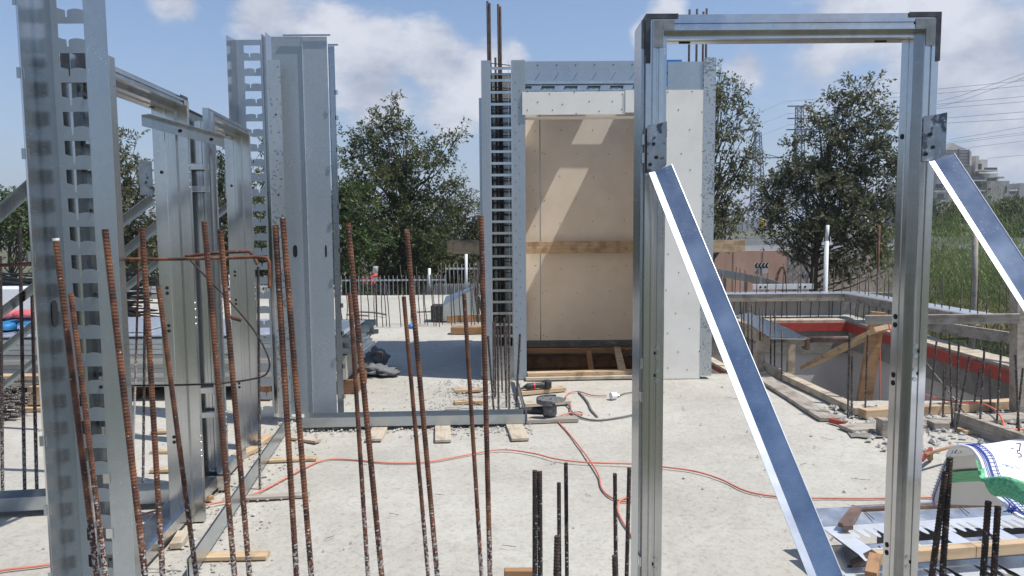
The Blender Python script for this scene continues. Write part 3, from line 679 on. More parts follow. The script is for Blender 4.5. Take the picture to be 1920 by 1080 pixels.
# white lattice leaning by the wall, dark pipe arch
def lattice(mb, p0, p1, w0, w1, n, r, dy=None):
    """square lattice tower from p0 up to p1"""
    p0 = Vector(p0); p1 = Vector(p1)
    def corner(t, sx, sy):
        c = p0.lerp(p1, t); w = w0 + (w1 - w0) * t; return c + Vector((sx * w / 2, sy * w / 2, 0))
    for sx in (-1, 1):
        for sy in (-1, 1): mb.beam(corner(0, sx, sy), corner(1, sx, sy), r, r)
    for i in range(n):
        a = i / n; b = (i + 1) / n
        for sy in (-1, 1):
            mb.beam(corner(a, -1, sy), corner(b, 1, sy), r * .7, r * .7); mb.beam(corner(a, 1, sy), corner(b, -1, sy), r * .7, r * .7)
        for sx in (-1, 1):
            mb.beam(corner(a, sx, -1), corner(b, sx, 1), r * .7, r * .7)
mb = MB(); a = P(1492, 533, 24); lattice(mb, (a.x, 24, -1.6), P(1496, 478, 24), .45, .45, 5, .035)
single('lattice_frame', mb, 'white_metal', 'short white steel lattice standing between the two chevron signs', 'lattice')
mb = MB(); mb.tube([P(1455, 530, 27), P(1458, 515, 27), P(1464, 502, 27), P(1467, 500, 27), P(1470, 503, 27), P(1474, 518, 27), P(1474, 532, 27)], .05, 8)
single('bent_pipe', mb, 'brownsteel', 'rusty pipe bent into an upturned V in front of the pink wall', 'pipe', smooth=True)
# poles
def pole_arm():
    d = 14.5; b = P(1547, 560, d); b.z = -1.6; t = P(1552, 422, d)
    rt = root('steel_prop', (b.x, d, -1.6), 0, 'white steel pole with a short forked crossarm beyond the formwork', 'pole')
    mid = P(1550, 452, d); part('pole', MB().tube([b, mid], .042, 10), 'white_metal', rt, smooth=True)
    part('inner_tube', MB().tube([mid, t], .032, 10), 'white_metal', rt, smooth=True)
    w = MB(); w.beam(P(1541, 457, d) , P(1560, 457, d), .05, .05); w.beam(P(1543, 457, d), P(1544.5, 445, d), .014, .014); w.beam(P(1558, 457, d), P(1557, 444, d), .014, .014)
    part('crossarm', w, 'white_metal', rt)
pole_arm()
d = 12.9; mb = MB(); a = P(1645, 560, d); a.z = -.2; mb.tube([a, P(1649, 422, d)], .02, 8)
single('rusty_post', mb, 'rust', 'thin rusty steel post standing beside the broad tree behind the formwork', 'post', smooth=True)
d = 13.2; mb = MB(); a = P(1823, 640, d); a.z = -1.6; mb.tube([a, P(1827, 520, d), P(1829, 440, d)], [.05, .05, .045], 9)
single('wooden_post', mb, 'wood_grey', 'weathered round wooden post in front of the green broom', 'post', smooth=True)
# yellow traffic thing
d = 45; a = P(1431, 436, d)
rt = root('yellow_signal', (a.x, d, .35), 0, 'small yellow roadside box glimpsed through the leaves near the pylon', 'box')
w = MB(); px_box(w, 1426, 1436, 411, 429, d, .3); part('housing', w, 'yellow', rt, bevel=.03)
w = MB().tube([(a.x, d + .15, .3), (a.x, d + .15, P(1431, 428, d).z)], .06, 8); part('post', w, 'pole', rt)
# pylons and wires
def pylon(px, pt, pb, d, m, arms, label, w0, w1):
    b = P(px, pb, d); b.z = .0; t = P(px, pt, d); rt = root('power_pylon', b, 0, label, 'pylon')
    w = MB(); lattice(w, b, t, w0, w1, 16, .16); part('tower', w, m, rt)
    for (ay, hl, kind) in arms:
        w = MB(); c = P(px, ay, d); k = d / F
        w.beam(c + Vector((-hl * k, 0, 0)), c + Vector((hl * k, 0, 0)), .3, .22)
        if kind == 'up':
            for s in (-1, 1): w.beam(c + Vector((s * hl * k, 0, 0)), c + Vector((s * hl * k, 0, 10 * k)), .14, .14)
        else:
            for s in (-1, 1):
                w.beam(c + Vector((s * hl * k, 0, 0)), c + Vector((0, 0, 10 * k)), .14, .14)
        part('crossarm', w, m, rt)
pylon(1499, 198, 430, 150, 'pylon', [(199, 22, 'up'), (222, 22, 'up'), (243, 24, 'up')], 'grey lattice pylon with three stacked crossarms behind the broad tree', 2.2, 1.1)
pylon(1421, 248, 430, 190, 'pylon_dark', [(296, 42, 'tri')], 'dark blue lattice pylon with one wide crossarm, between two trees', 3.6, 1.2)
wires = [[(1477, 190), (1700, 173), (1930, 150)], [(1521, 192), (1700, 181), (1930, 160)], [(1477, 213), (1700, 201), (1930, 180)], [(1521, 222), (1700, 208), (1930, 190)],
         [(1475, 234), (1700, 227), (1930, 209)], [(1523, 244), (1700, 235), (1930, 222)], [(1477, 188), (1400, 222), (1340, 250)], [(1477, 213), (1400, 243), (1340, 262)],
         [(1475, 236), (1400, 264), (1340, 285)], [(1780, 262), (1930, 236)], [(1740, 272), (1930, 247)], [(1760, 272), (1930, 251)], [(1790, 280), (1930, 263)], [(1850, 297), (1930, 290)],
         [(1700, 205), (1800, 180), (1930, 134)], [(1700, 215), (1800, 190), (1930, 142)]]
for i, wp in enumerate(wires):
    d0 = 150; pts = [P(x, y, d0 + (0 if j == 0 else -20 * j)) for j, (x, y) in enumerate(wp)]
    mb = MB().tube(pts, .03, 4); single('power_line', mb, 'wire', 'thin dark power line sagging across the sky on the right', 'power line', 'power lines strung from the pylons')

# apartment building
def building():
    d = 190; b = P(1815, 430, d); rt = root('apartment_building', (b.x, d, 0), 0, 'stepped pale stone apartment building with dark balconies at the right', 'building')
    def blk(x0, x1, y0, y1, off, dep, m, nm):
        w = MB(); px_box(w, x0, x1, y0, y1, d + off, dep); return part(nm, w, m, rt)
    blk(1752, 1823, 310, 440, 4, 14, 'bld', 'wall'); blk(1700, 1752, 340, 440, 6, 12, 'bld', 'wall')
    blk(1823, 1836, 292, 440, 3, 14, 'bld', 'wall'); blk(1836, 1871, 325, 440, 2, 14, 'bld2', 'wall'); blk(1836, 1852, 299, 325, 4, 10, 'bld2', 'wall')
    blk(1847, 1893, 339, 440, 0, 12, 'bld3', 'wall')
    # sloping glazed attic
    w = MB(); k = d
    a = [P(1773, 310, k + 3), P(1822, 310, k + 3), P(1822, 284, k + 3), P(1786, 268, k + 3), P(1773, 282, k + 3)]
    bb = [p + Vector((0, 8, 0)) for p in a]; w.add(a + bb, [(0, 1, 2, 3, 4), (9, 8, 7, 6, 5)] + [(i, i + 5, (i + 1) % 5 + 5, (i + 1) % 5) for i in range(5)]); part('attic', w, 'bld2', rt)
    w = MB()
    for y in (281, 287, 293, 299, 305): px_box(w, 1775, 1817, y, y + 1, k + 2.7, .3)
    for x in (1797, 1816.5): px_box(w, x, x + 1.5, 279, 310, k + 2.7, .3)
    part('attic_lattice', w, 'brownsteel', rt)
    w = MB(); px_box(w, 1819, 1821.5, 284, 310, k + 2.2, .4); part('white_pipe', w, 'white_pl', rt)
    for (x0, x1, y0, y1) in [(1826, 1840, 325, 336), (1826, 1840, 344, 355), (1835, 1841, 307, 318), (1851, 1867, 333, 340), (1755, 1768, 345, 353), (1757, 1770, 363, 372), (1838, 1845, 362, 372), (1710, 1724, 350, 358), (1710, 1724, 370, 378), (1735, 1748, 350, 358), (1806, 1809, 325, 331), (1790, 1798, 365, 373)]:
        off = 1.6 if x0 > 1836 else 2.6
        w = MB(); px_box(w, x0, x1, y0, y1, d + (3.9 if x1 < 1823 and x0 > 1752 else 5.9 if x1 < 1752 else 1.9 if x0 > 1845 else 1.9), .3); part('window', w, 'glass', rt)
    for (x0, x1, y0, y1) in [(1825, 1847, 331, 337), (1825, 1847, 350, 356), (1846, 1870, 314, 318.5), (1753, 1772, 354, 357), (1753, 1772, 371, 375), (1830, 1847, 370, 375)]:
        w = MB(); px_box(w, x0, x1, y0, y1, d - .2, .2); bl = part('balcony', w, 'rail', rt)
        w = MB(); px_box(w, x0 - 1, x1 + 1, y1 + .2, y1 + 2.6, d - .5, 3.5); part('slab', w, 'bld2', bl)
    for (x0, x1, y0, y1) in [(1854, 1858, 352, 356.5), (1854, 1860, 367, 372), (1886, 1888, 348, 362)]:
        w = MB(); px_box(w, x0, x1, y0, y1, d - .2, .2); part('window', w, 'glass', rt)
    w = MB(); px_box(w, 1871, 1883, 331, 334.5, d + 1, 5); part('canopy', w, 'bld3', rt)
building()
d = 240; b = P(1905, 430, d); rt = root('far_building', (b.x, d, 0), 0, 'small pale building with flat roofs cut off by the right edge', 'building')
w = MB(); px_box(w, 1907, 1960, 343, 440, d, 14); part('wall', w, 'bld3', rt)
w = MB(); px_box(w, 1890, 1907, 361, 440, d + 1, 12); part('wall', w, 'bld2', rt)
w = MB(); px_box(w, 1889, 1908, 355, 358, d, 12); part('roof', w, 'white_metal', rt)
w = MB(); px_box(w, 1893, 1905, 360, 363, d + .7, .3); part('window', w, 'glass', rt)
for (x0, x1, y0, nm) in [(-60, 32, 388, 'pale apartment block glimpsed through the far left tree'), (33, 62, 352, 'tall pale block just left of the notched column')]:
    d = 120; b = P((x0 + x1) / 2, 430, d); rt = root('distant_building', (b.x, d, -1.6), 0, nm, 'building')
    w = MB(); px_box(w, x0, x1, y0, 470, d, 10); part('wall', w, 'bld2', rt)
    for i in range(4):
        for j in range(3):
            xx = x0 + (x1 - x0) * (j + .3) / 3; w = MB(); px_box(w, xx, xx + (x1 - x0) * .14, y0 + 8 + i * 18, y0 + 16 + i * 18, d - .1, .1); part('window', w, 'glass', rt)

# white fence behind the site
def fence(x0, x1, y, zt, zb, step, label, name='picket_fence', r=.008):
    rt = root(name, ((x0 + x1) / 2, y, zb), 0, label, 'fence')
    w = MB(); x = x0; 
    while x < x1: w.box(x - r, x + r, y - r, y + r, zb, zt); x += step
    o = part('pickets', w, 'pole', rt)
    for z in (zt - .12, zb + .5): part('rail', MB().box(x0, x1, y + .015, y + .04, z - .02, z + .02), 'white_metal', rt)
    return rt
a = P(640, 520, 19).x; b = P(835, 520, 19).x
fence(a, b, 19, P(700, 520, 19).z + .04, -1.6, .11, 'low white picket fence in front of the tree behind the rebar row')
a = P(836, 520, 18.6).x; b = P(915, 520, 18.6).x
fence(a, b, 18.6, P(700, 496, 18.6).z, -1.6, .10, 'taller white picket fence section beside the cabin')
rt = root('sheet_fence', (P(740, 540, 22).x, 22, -1.6), 0, 'grey corrugated sheet fence behind the white pickets', 'fence')
w = MB(); n_ = 90; xa = P(560, 540, 22).x; xb = P(900, 540, 22).x; zt = P(740, 533, 22).z
for i in range(n_):
    x = xa + (xb - xa) * i / n_; w.box(x, x + (xb - xa) / n_ * .6, 22 - (.03 if i % 2 else 0), 22.04, -1.6, zt)
w.box(xa, xb, 22.041, 22.06, -1.6, zt - .02)
part('sheet', w, 'pole', rt)
for px, py0, d, lb in [(805, 503, 18.2, 'thin white post left of the picket fence'), (874, 475, 17.6, 'tall white post under the end of the crossing board')]:
    mb = MB(); a = P(px, 550, d); a.z = -.1; mb.tube([a, P(px, py0, d)], .035, 8); single('white_post', mb, 'white_metal', lb, 'post', smooth=True)
# red plastic barriers
for i, (x0, x1, y0, y1) in enumerate([(674, 688, 520, 534), (689, 703, 518, 533)]):
    d = 23.2; k = d / F; c = P((x0 + x1) / 2, y1, d); rt = None
    mb = MB(); W_ = (x1 - x0) * k; H_ = (y1 - y0) * k + 1.2; z0 = c.z + (y1 - y0) * k - H_
    mb.box(c.x - W_ / 2, c.x + W_ / 2, d, d + .5, z0, z0 + H_ * .8); mb.box(c.x - W_ * .36, c.x + W_ * .1, d + .1, d + .4, z0 + H_ * .8, z0 + H_)
    single('traffic_barrier', mb, 'red_pl', ['red plastic barrier behind the fence, left one of the pair', 'red plastic barrier behind the fence, right one of the pair'][i], 'barrier', 'red plastic barriers', bevel=.08)
# street railings left
a = P(215, 540, 17.4).x; b = P(640, 540, 17.4).x
rt = fence(a, b, 17.4, P(400, 537, 17.4).z, P(400, 570, 17.4).z - .1, .17, 'low white street railing seen through the left door frames', name='street_railing', r=.012)
mb = MB(); mb.box(-16, P(640, 570, 17).x, 16.6, 17.0, 0.004, .10); struct('kerb', mb, 'conc')
# parked white van glimpse far left
def car(px, py, d, label, m):
    c = P(px, py, d); rt = root('parked_car', (c.x, d, -1.5), 0, label, 'car', 'cars parked beyond the left fence')
    prof = [(-2.1, .35), (-2.15, .8), (-1.5, .95), (-.9, 1.42), (.7, 1.45), (1.4, 1.0), (2.1, .85), (2.15, .35)]
    w = MB(); n_ = len(prof); T = place((c.x, d, -1.5), 0)
    w.add([(x, -.85, z) for x, z in prof] + [(x, .85, z) for x, z in prof], [tuple(range(n_)), tuple(reversed(range(n_, 2 * n_)))] + [(i, i + n_, (i + 1) % n_ + n_, (i + 1) % n_) for i in range(n_)], T); part('body', w, m, rt, bevel=.08)
    w = MB(); w.add([(-.95, -.86, .97), (-.7, -.86, 1.33), (.6, -.86, 1.35), (1.1, -.86, 1.0)], [(0, 1, 2, 3)], T); part('window', w, 'glass', rt, solid=.02)
    for x in (-1.35, 1.35):
        w = MB(); w.tube([T @ Vector((x, -.9, .33)), T @ Vector((x, -.65, .33))], .33, 16); part('wheel', w, 'black', rt)
car(290, 520, 27, 'white parked car seen between the first and second rusty bars', 'white_pl')
car(372, 520, 28, 'silver parked car seen between the two left door frames', 'pole')
car(140, 520, 28, 'white parked car mostly hidden by the notched column', 'white_pl')

# ================================================================= CENTRAL CABIN
Y0 = 7.6
cab = root('steel_framed_cabin', (.9, 8.7, 0), 0, 'tall steel-framed cabin lined with white board, open at the front', 'cabin')
ZT = P(1100, 112, Y0).z; ZB1 = P(1100, 172, Y0).z; ZB0 = P(1100, 215, Y0).z
XL = P(905, 420, Y0).x; XA = P(921, 420, Y0).x; XB = P(962, 420, Y0).x; XC = P(986, 420, Y0).x
XW = P(1240, 420, Y0).x; XR = P(1315, 420, Y0).x; XS = P(1337, 420, Y0).x
# left column
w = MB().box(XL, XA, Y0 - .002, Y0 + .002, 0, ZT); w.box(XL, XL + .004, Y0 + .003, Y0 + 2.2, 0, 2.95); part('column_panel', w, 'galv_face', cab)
w = MB().box(XL - .03, XL - .004, Y0 + .1, Y0 + .12, 0, ZT - .35); part('side_flange', w, 'galv_dark', cab)
holes = []; z = .35; zs = .117
while z + .095 < ZT: holes.append(rect(.008, XB - XA - .008, z, z + .092)); z += zs
w = MB().box(XA, XA + .008, Y0, Y0 + .004, 0, ZT); w.box(XB - .012, XB - .0005, Y0, Y0 + .004, 0, ZT); w.box(XA + .0085, XB - .0125, Y0, Y0 + .004, 0, .35)
for h in holes: w.box(XA + .0085, XB - .0125, Y0, Y0 + .004, h[2][1], min(ZT, h[2][1] + .025))
w.box(XB - .04, XB - .036, Y0 + .02, Y0 + .024, 0, ZT); part('ladder_web', w, 'galv', cab)
w = MB().box(XB, XC, Y0 - .005, Y0 - .001, 0, ZT); w.box(XC - .004, XC, Y0, Y0 + .12, 0, ZT); cf_ = part('column_flange', w, 'galv_face', cab)
w = MB()
for i in range(34): 
    w.disc((XB + (.03 if i % 2 else .07), Y0 - .005, .3 + i * .082), (0, -1, 0), .005, 6, .002)
marks(cf_, w, 'hole')
w = MB().box(XL + .01, XC - .01, Y0 + .42, Y0 + .43, 0, 2.9); part('cavity_lining', w, 'galv_dark', cab)
w = MB().box(XC - .01, XC, Y0 + .13, Y0 + 2.2, 0, 2.97); part('left_lining', w, 'board_in', cab)
# header beam
xr = P(1330, 140, Y0).x
zc = P(1100, 130, Y0).z; zd = P(1100, 152, Y0).z; ze = P(1100, 157, Y0).z
w = MB(); n_ = 10
def hdr(u, v):  # rolled upper half of the track
    x = XC - .13 + (XW + .05 - XC + .13) * u; a = v * math.pi * .5
    return (x, Y0 + .07 - .07 * math.cos(a), zc + (ZT - zc) * math.sin(a) )
w = MB().box(XB, XW, Y0 + .06, Y0 + .063, zc, ZT); part('header_upper_flange', w, 'galv_soft', cab)
w = MB().box(XB + .05, XW, Y0 + .01, Y0 + .058, zd, zd + .004); w.box(XB + .05, XW, Y0 + .05, Y0 + .053, zd + .005, zc - .001); hw_ = part('header_web', w, 'galv_blue', cab)
w = MB().box(XC - .1, XW, Y0 - .004, Y0 + .004, ze, zd - .001); part('header_lip', w, 'galv', cab)
holes = []; x = .02; WW = XW - XC + .1
while x + .17 < WW: holes.append([(x, .012), (x + .03, .0125), (x + .05, .025), (x + .08, .0125), (x + .11, .025), (x + .14, .0125), (x + .15, .05), (x + .02, .05)]); x += .23
w = plate_mb(WW, .06, holes, place((XC - .1, Y0 + .04, ze - .063))); part('slotted_strip', w, 'galv', cab, solid=.002)
w = MB().box(XC - .1, XW, Y0 + .1, Y0 + .11, 2.72, zd); part('header_back', w, 'galv_dark', cab)
w = MB()
for i in range(7):
    x = XC + .1 + i * .19; w.beam((x, Y0 + .047, zd + .02), (x + .05, Y0 + .047, zc - .02), .002, .003)
    w.beam((x + .02, Y0 + .058, zc + .05), (x + .035, Y0 + .058, zc + .06), .002, .008)
marks(hw_, w, 'hole')
# white boards
BT = .0125
b1 = MB().box(XC - .03, P(1171, 190, Y0).x, Y0 - .02, Y0 - .02 + BT, ZB0, ZB1); hb = part('header_board', b1, 'board', cab)
b1 = MB().box(P(1171, 190, Y0).x + .004, XW - .003, Y0 - .03, Y0 - .03 + BT, ZB0 + .015, ZB1 + .008); part('header_board', b1, 'board', cab)
b1 = MB().box(XC - .03, XW, Y0 - .004, Y0 + .12, ZB0 - .03, ZB0 - .018); part('header_soffit', b1, 'board_in', cab)
b1 = MB().box(XW - .16, XR, Y0 - .02, Y0 - .02 + BT, 0.0, ZB1 + .008); sbd = part('side_board', b1, 'board', cab)
b1 = MB().box(XW + .155, XW + .17, Y0 - .005, Y0 + 2.16, 0, 3.05); part('right_lining', b1, 'board_in', cab)
b1 = MB().box(XR, XR + .006, Y0 + .02, Y0 + 2.25, 0, 3.0); part('outer_wall', b1, 'galv_dark', cab)
def screws(tgt, x0, x1, z0, z1, y, dx, dz):
    w = MB(); z = z0; r_ = 0
    while z < z1:
        x = x0 + (dx / 2 if r_ % 2 else 0)
        while x < x1:
            w.disc((x + random.uniform(-.02, .02), y, z + random.uniform(-.03, .03)), (0, -1, 0), .006, 6, .002); x += dx
        z += dz; r_ += 1
    marks(tgt, w, 'hole')
screws(hb, XC + .02, XW - .3, ZB0 + .03, ZB1, Y0 - .0205, .24, .09)
screws(sbd, XW + .06, XR, .1, ZB1, Y0 - .0205, .22, .2)
w = MB().box(XR, XS, Y0 - .022, Y0 - .019, 0.03, ZT + .01); w.box(XS - .004, XS, Y0 - .018, Y0 + .1, .03, ZT + .01); part('corner_strip', w, 'galv_speck', cab)
x0 = P(1252, 140, Y0).x
w = MB().box(x0, XR - .01, Y0 - .01, Y0 - .006, ZB1 + .01, P(1280, 116, Y0).z); part('upper_panel', w, 'galv_soft', cab)
w = MB(); a = P(1249, 112, 8.4); b = P(1278, 150, 8.4); w.box(a.x, b.x, 8.4, 8.6, b.z - .2, a.z); part('blue_box', w, 'blue_pl', cab)
# interior
YB = 9.74; zpb = .045
xi0 = XC - .04; xi1 = XW + .17; xj = P(1013, 430, YB).x
w = MB().box(xi0, xj - .006, YB, YB + BT, zpb, 3.05); bl_ = part('back_board', w, 'board_in', cab)
w = MB().box(xj + .006, xi1 + .02, YB, YB + BT, zpb, 3.05); br_ = part('back_board', w, 'board_in', cab)
w = MB().box(xj - .012, xj + .012, YB + BT + .001, YB + .02, zpb, 3.05); part('joint_strip', w, 'galv_dark', cab)
screws(br_, xj + .06, xi1, .12, 3.0, YB - .0005, .42, .3); screws(bl_, xj - .07, xj - .04, .12, 3.0, YB - .0005, .3, .12); screws(br_, xj + .02, xj + .05, .12, 3.0, YB - .0005, .3, .3)
w = MB().box(xi0, xi1, YB - .03, YB - .026, -.01, .075); w.box(xi0, xi1, YB - .025, YB + .06, -.012, -.008); part('bottom_track', w, 'galv_dark', cab)
# unseen roof sheet, slots set by the sun strips, front opening added for bounce
ZR = 3.10
s0 = P(1095, 222, YB).x; s1 = P(1153, 222, YB).x; dz = (ZR - P(1100, 222, YB).z) * .506
s0 += dz; s1 += dz
w = MB()
w.box(XL, .55, Y0 + .1, YB - .46, ZR, ZR + .02); w.box(.55, s0, Y0 + .1, 7.85, ZR, ZR + .02); w.box(.55, s0, 9.15, YB - .46, ZR, ZR + .02); w.box(s0, s1, Y0 + .1, 7.85, ZR, ZR + .02); w.box(s0, s1, 9.15, YB - .56, ZR, ZR + .02); w.box(s1, XR, Y0 + .1, 7.85, ZR, ZR + .02); w.box(s1, XR, 9.15, YB + .05, ZR, ZR + .02)
l0 = P(983, 222, YB).x - .12 + dz; l1 = P(1005, 222, YB).x + dz
w.box(XL, l0, YB - .46, YB + .05, ZR, ZR + .02); w.box(l1, s0, YB - .46, YB + .05, ZR, ZR + .02)
w.box(s0, s1, YB - .130, YB - .083, ZR + .001, ZR + .021)
part('unseen_roof_sheet', w, 'galv_dark', cab)
# recess boards under the cabin
rt = root('formwork_recess', (.8, 8.9, -.55), 0, 'dark timber-lined recess in the slab under the cabin opening', 'formwork')
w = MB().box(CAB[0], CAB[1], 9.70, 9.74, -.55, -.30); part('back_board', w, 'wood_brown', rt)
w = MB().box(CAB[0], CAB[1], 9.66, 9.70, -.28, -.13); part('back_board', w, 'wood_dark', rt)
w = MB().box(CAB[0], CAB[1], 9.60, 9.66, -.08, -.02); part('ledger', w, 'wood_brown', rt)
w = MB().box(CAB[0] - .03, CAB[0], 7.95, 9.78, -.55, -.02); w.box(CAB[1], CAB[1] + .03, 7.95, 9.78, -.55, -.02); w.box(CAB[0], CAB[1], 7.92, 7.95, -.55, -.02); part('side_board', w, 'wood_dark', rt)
w = MB().box(CAB[0], CAB[1], 7.95, 9.74, -.6, -.55); part('floor', w, 'conc', rt)
w = MB().beam((.98, 9.55, -.05), (1.03, 9.2, -.5), .06, .05); part('strut', w, 'wood_brown', rt)
w = MB().beam((1.36, 9.6, -.02), (1.2, 8.0, -.03), .08, .04); part('strut', w, 'wood_pale', rt)
# the board that runs through the cabin
a = P(838, 475, 9.6); b = P(1396, 467, 9.6)
plank((P(848, 473, 9.6).x, 9.6, 1.22), (b.x, 9.6, 1.22), .05, .155, 'wood_new', 'long pale pine board running level through the cabin from side to side')
plank((a.x, 9.67, 1.24), (P(905, 460, 9.6).x, 9.67, 1.24), .045, .155, 'wood_new', 'short board nailed behind the left end of the level board')

# ================================================================= REBARS
def rebar(a, b, r, m, label, group=None, bend=None, rib=True, name='rebar', n=9, q=4, pitch=None, tap=0):
    mb = rebar_mb(a, b, r * .93, pitch or r * 1.05, n, r * .10, bend, q=q) if rib else MB().tube([a, Vector(a).lerp(Vector(b), .5) + (Vector(bend) if bend else Vector((0, 0, 0))), b], r, 5)
    return single(name, mb, m, label, 'rebar', group, smooth=not rib, base=a)
NEAR = [  # px top, py top, px bottom (at 1080), d, r, material, label
 (105, 452, 182, 1.85, .0080, 'rust', 'rusty ribbed bar with a pale cut tip in front of the left notched column'),
 (133, 550, 198, 2.05, .0078, 'rust', 'shorter rusty bar just right of the pale-tipped one at the left column'),
 (197, 430, 272, 1.80, .0082, 'rust', 'rusty bar crossing the right edge of the left notched column'),
 (267, 428, 305, 1.90, .0076, 'rust', 'orange rusty bar right of the left notched column, longer of two close together'),
 (297, 535, 368, 1.95, .0070, 'rust', 'dark red bar in front of the first door frame jamb'),
 (383, 415, 440, 1.95, .0078, 'rust', 'rusty bar with a lime-caked foot left of two crossing bars'),
 (413, 430, 468, 1.95, .0078, 'rust', 'bright orange rusty bar right of two crossing bars'),
 (516, 422, 556, 1.85, .0078, 'rust', 'rusty bar in front of the tall column, left of the pair'),
 (530, 408, 584, 1.85, .0078, 'rust', 'rusty bar in front of the tall column, right of the pair'),
 (652, 418, 716, 1.90, .0080, 'rust', 'tall rusty bar just right of the tall steel column'),
 (656, 550, 690, 2.05, .0068, 'rust', 'shorter rusty bar starting beside the boots-grey sack'),
 (762, 430, 820, 1.95, .0074, 'rust', 'tall rusty bar in front of the far rebar row'),
 (757, 556, 803, 2.05, .0064, 'rust', 'shorter rusty bar beside the tall one before the big shadow'),
 (902, 405, 919, 1.95, .0074, 'rust', 'rusty bar rising just left of the cabin column'),
 (870, 550, 903, 2.05, .0064, 'rust', 'shorter rusty bar left of the cabin column'),
]
for (x0, y0, x1, d, r, m, lb) in NEAR:
    t = P(x0, y0, d); b = P(x1, 1080, d); k = (b - t); b = t + k * ((t.z + .3) / (t.z - b.z)); rebar(b, t, r, m, lb, 'rusty starter bars standing in the foreground')
mb = MB(); t = P(105, 452, 1.85); mb.tube([t + Vector((0, 0, .001)), t + Vector((-.0004, 0, .007))], .0082, 10)
single('tip_mark', mb, 'white_metal', 'dab of white paint on the tip of the leftmost foreground bar', 'paint mark')
SHORT = [(1003, 882, 1003, 2.1, .0078, 'dark stub bar, left one of the two touching stubs'), (1012, 884, 1013, 2.1, .0078, 'dark stub bar, right one of the two touching stubs'),
 (1048, 905, 1049, 2.25, .0068, 'dark stub bar behind the shortest stub'), (1045, 1005, 1043, 1.9, .0085, 'shortest dark stub bar near the bottom centre'),
 (1061, 868, 1063, 2.3, .0068, 'tallest thin stub bar of the centre cluster'), (1153, 888, 1155, 2.3, .0068, 'left dark stub bar beside the left leg of the door frame'),
 (1153, 1042, 1154, 1.9, .0085, 'very short stub bar at the bottom beside the door frame leg'), (1180, 877, 1175, 2.25, .0068, 'right dark stub bar beside the left leg of the door frame'),
 (1773, 884, 1747, 1.95, .0085, 'dark bar under the white bag, leftmost of four'), (1781, 858, 1767, 1.95, .0085, 'dark bar poking up inside the white bag mouth'),
 (1853, 940, 1843, 1.95, .0085, 'dark bar standing under the hanging bag corner'), (1871, 950, 1863, 1.95, .0085, 'dark bar under the white bag, rightmost of four')]
for (x0, y0, x1, d, r, lb) in SHORT:
    t = P(x0, y0, d); b = P(x1, 1080, d); k = (b - t); b = t + k * ((t.z + .3) / (t.z - b.z)); rebar(b, t, r, 'rust_dark', lb, 'dark starter bars standing in the foreground')
# bars standing on the slab by the left walls: px top, py top, px foot, py foot
STAND = [(262, 428, 248, 868, .0075, 'rust', 'thin rusty bar just left of the orange one, foot on the slab'), (272, 545, 267, 930, .008, 'rust_dark', 'dark bar with a lime-caked foot standing by the cross track'),
 (37, 428, 46, 940, .010, 'rust_dark', 'dark ribbed bar left of the notched column, middle of three'), (60, 545, 69, 940, .010, 'rust_dark', 'dark ribbed bar nearest the left notched column'),
 (0, 480, 4, 940, .010, 'rust_dark', 'dark ribbed bar at the very left edge'), (484, 500, 487, 915, .0085, 'rust_dark', 'dark bar standing against the second door frame jamb'),
 (350, 420, 352, 700, .0085, 'rust', 'rusty bar partly hidden behind the first door frame jamb')]
for (x0, y0, x1, y1, r, m, lb) in STAND:
    b = G(x1, y1); t = P(x0, y0, b.y); rebar(b - Vector((0, 0, .05)), t, r, m, lb, 'bars standing by the left walls', q=3)
# column-foot cluster
CL = [(915, 630, 927, 778), (925, 603, 926, 745), (928, 596, 929, 742), (933, 618, 935, 775), (938, 604, 942, 735), (945, 596, 950, 762), (949, 612, 950, 745), (954, 592, 955, 772), (967, 592, 952, 700), (975, 626, 967, 778), (941, 630, 936, 700)]
for i, (x0, y0, x1, y1) in enumerate(CL):
    b = G(x1, y1); t = P(x0, y0, b.y + random.uniform(-.05, .05)); rebar(b - Vector((0, 0, .03)), t, .010, 'rust_far', 'dusty bar in the cluster standing before the cabin column', 'dusty bars clustered before the cabin column', q=3)
# cabin column bars (inside and above)
for (x0, y0, xx) in [(914, 2, 0), (918, 6, 0), (934, 8, 0), (938, 12, 0), (929, 108, 0)]:
    t = P(x0, y0, 7.8); rebar((t.x + .02, 7.8, 0), t, .012, 'rust_dark', 'dark bar rising out of the top of the cabin left column', 'bars above the cabin left column', rib=False)
for (x0, y0) in [(1293, 18), (1307, 17), (1319, 22), (1325, 16)]:
    t = P(x0, y0, 8.0); rebar((t.x, 8.0, 1.5), t, .012, 'rust_dark', 'dark bar rising above the right end of the cabin', 'bars above the cabin right wall', rib=False)
for i in range(26):
    z = .3 + i * .117; mb = MB(); y = 7.74
    mb.tube([(XA + .01, y, z), (XB - .02, y, z + random.uniform(-.03, .03)), (XB - .02, y + .2, z), (XA + .01, y + .2, z), (XA + .01, y, z)], .005, 5)
    single('stirrup', mb, 'rust_far', 'steel stirrup seen through the ladder openings of the cabin column', 'stirrup', 'stirrups inside the cabin column')
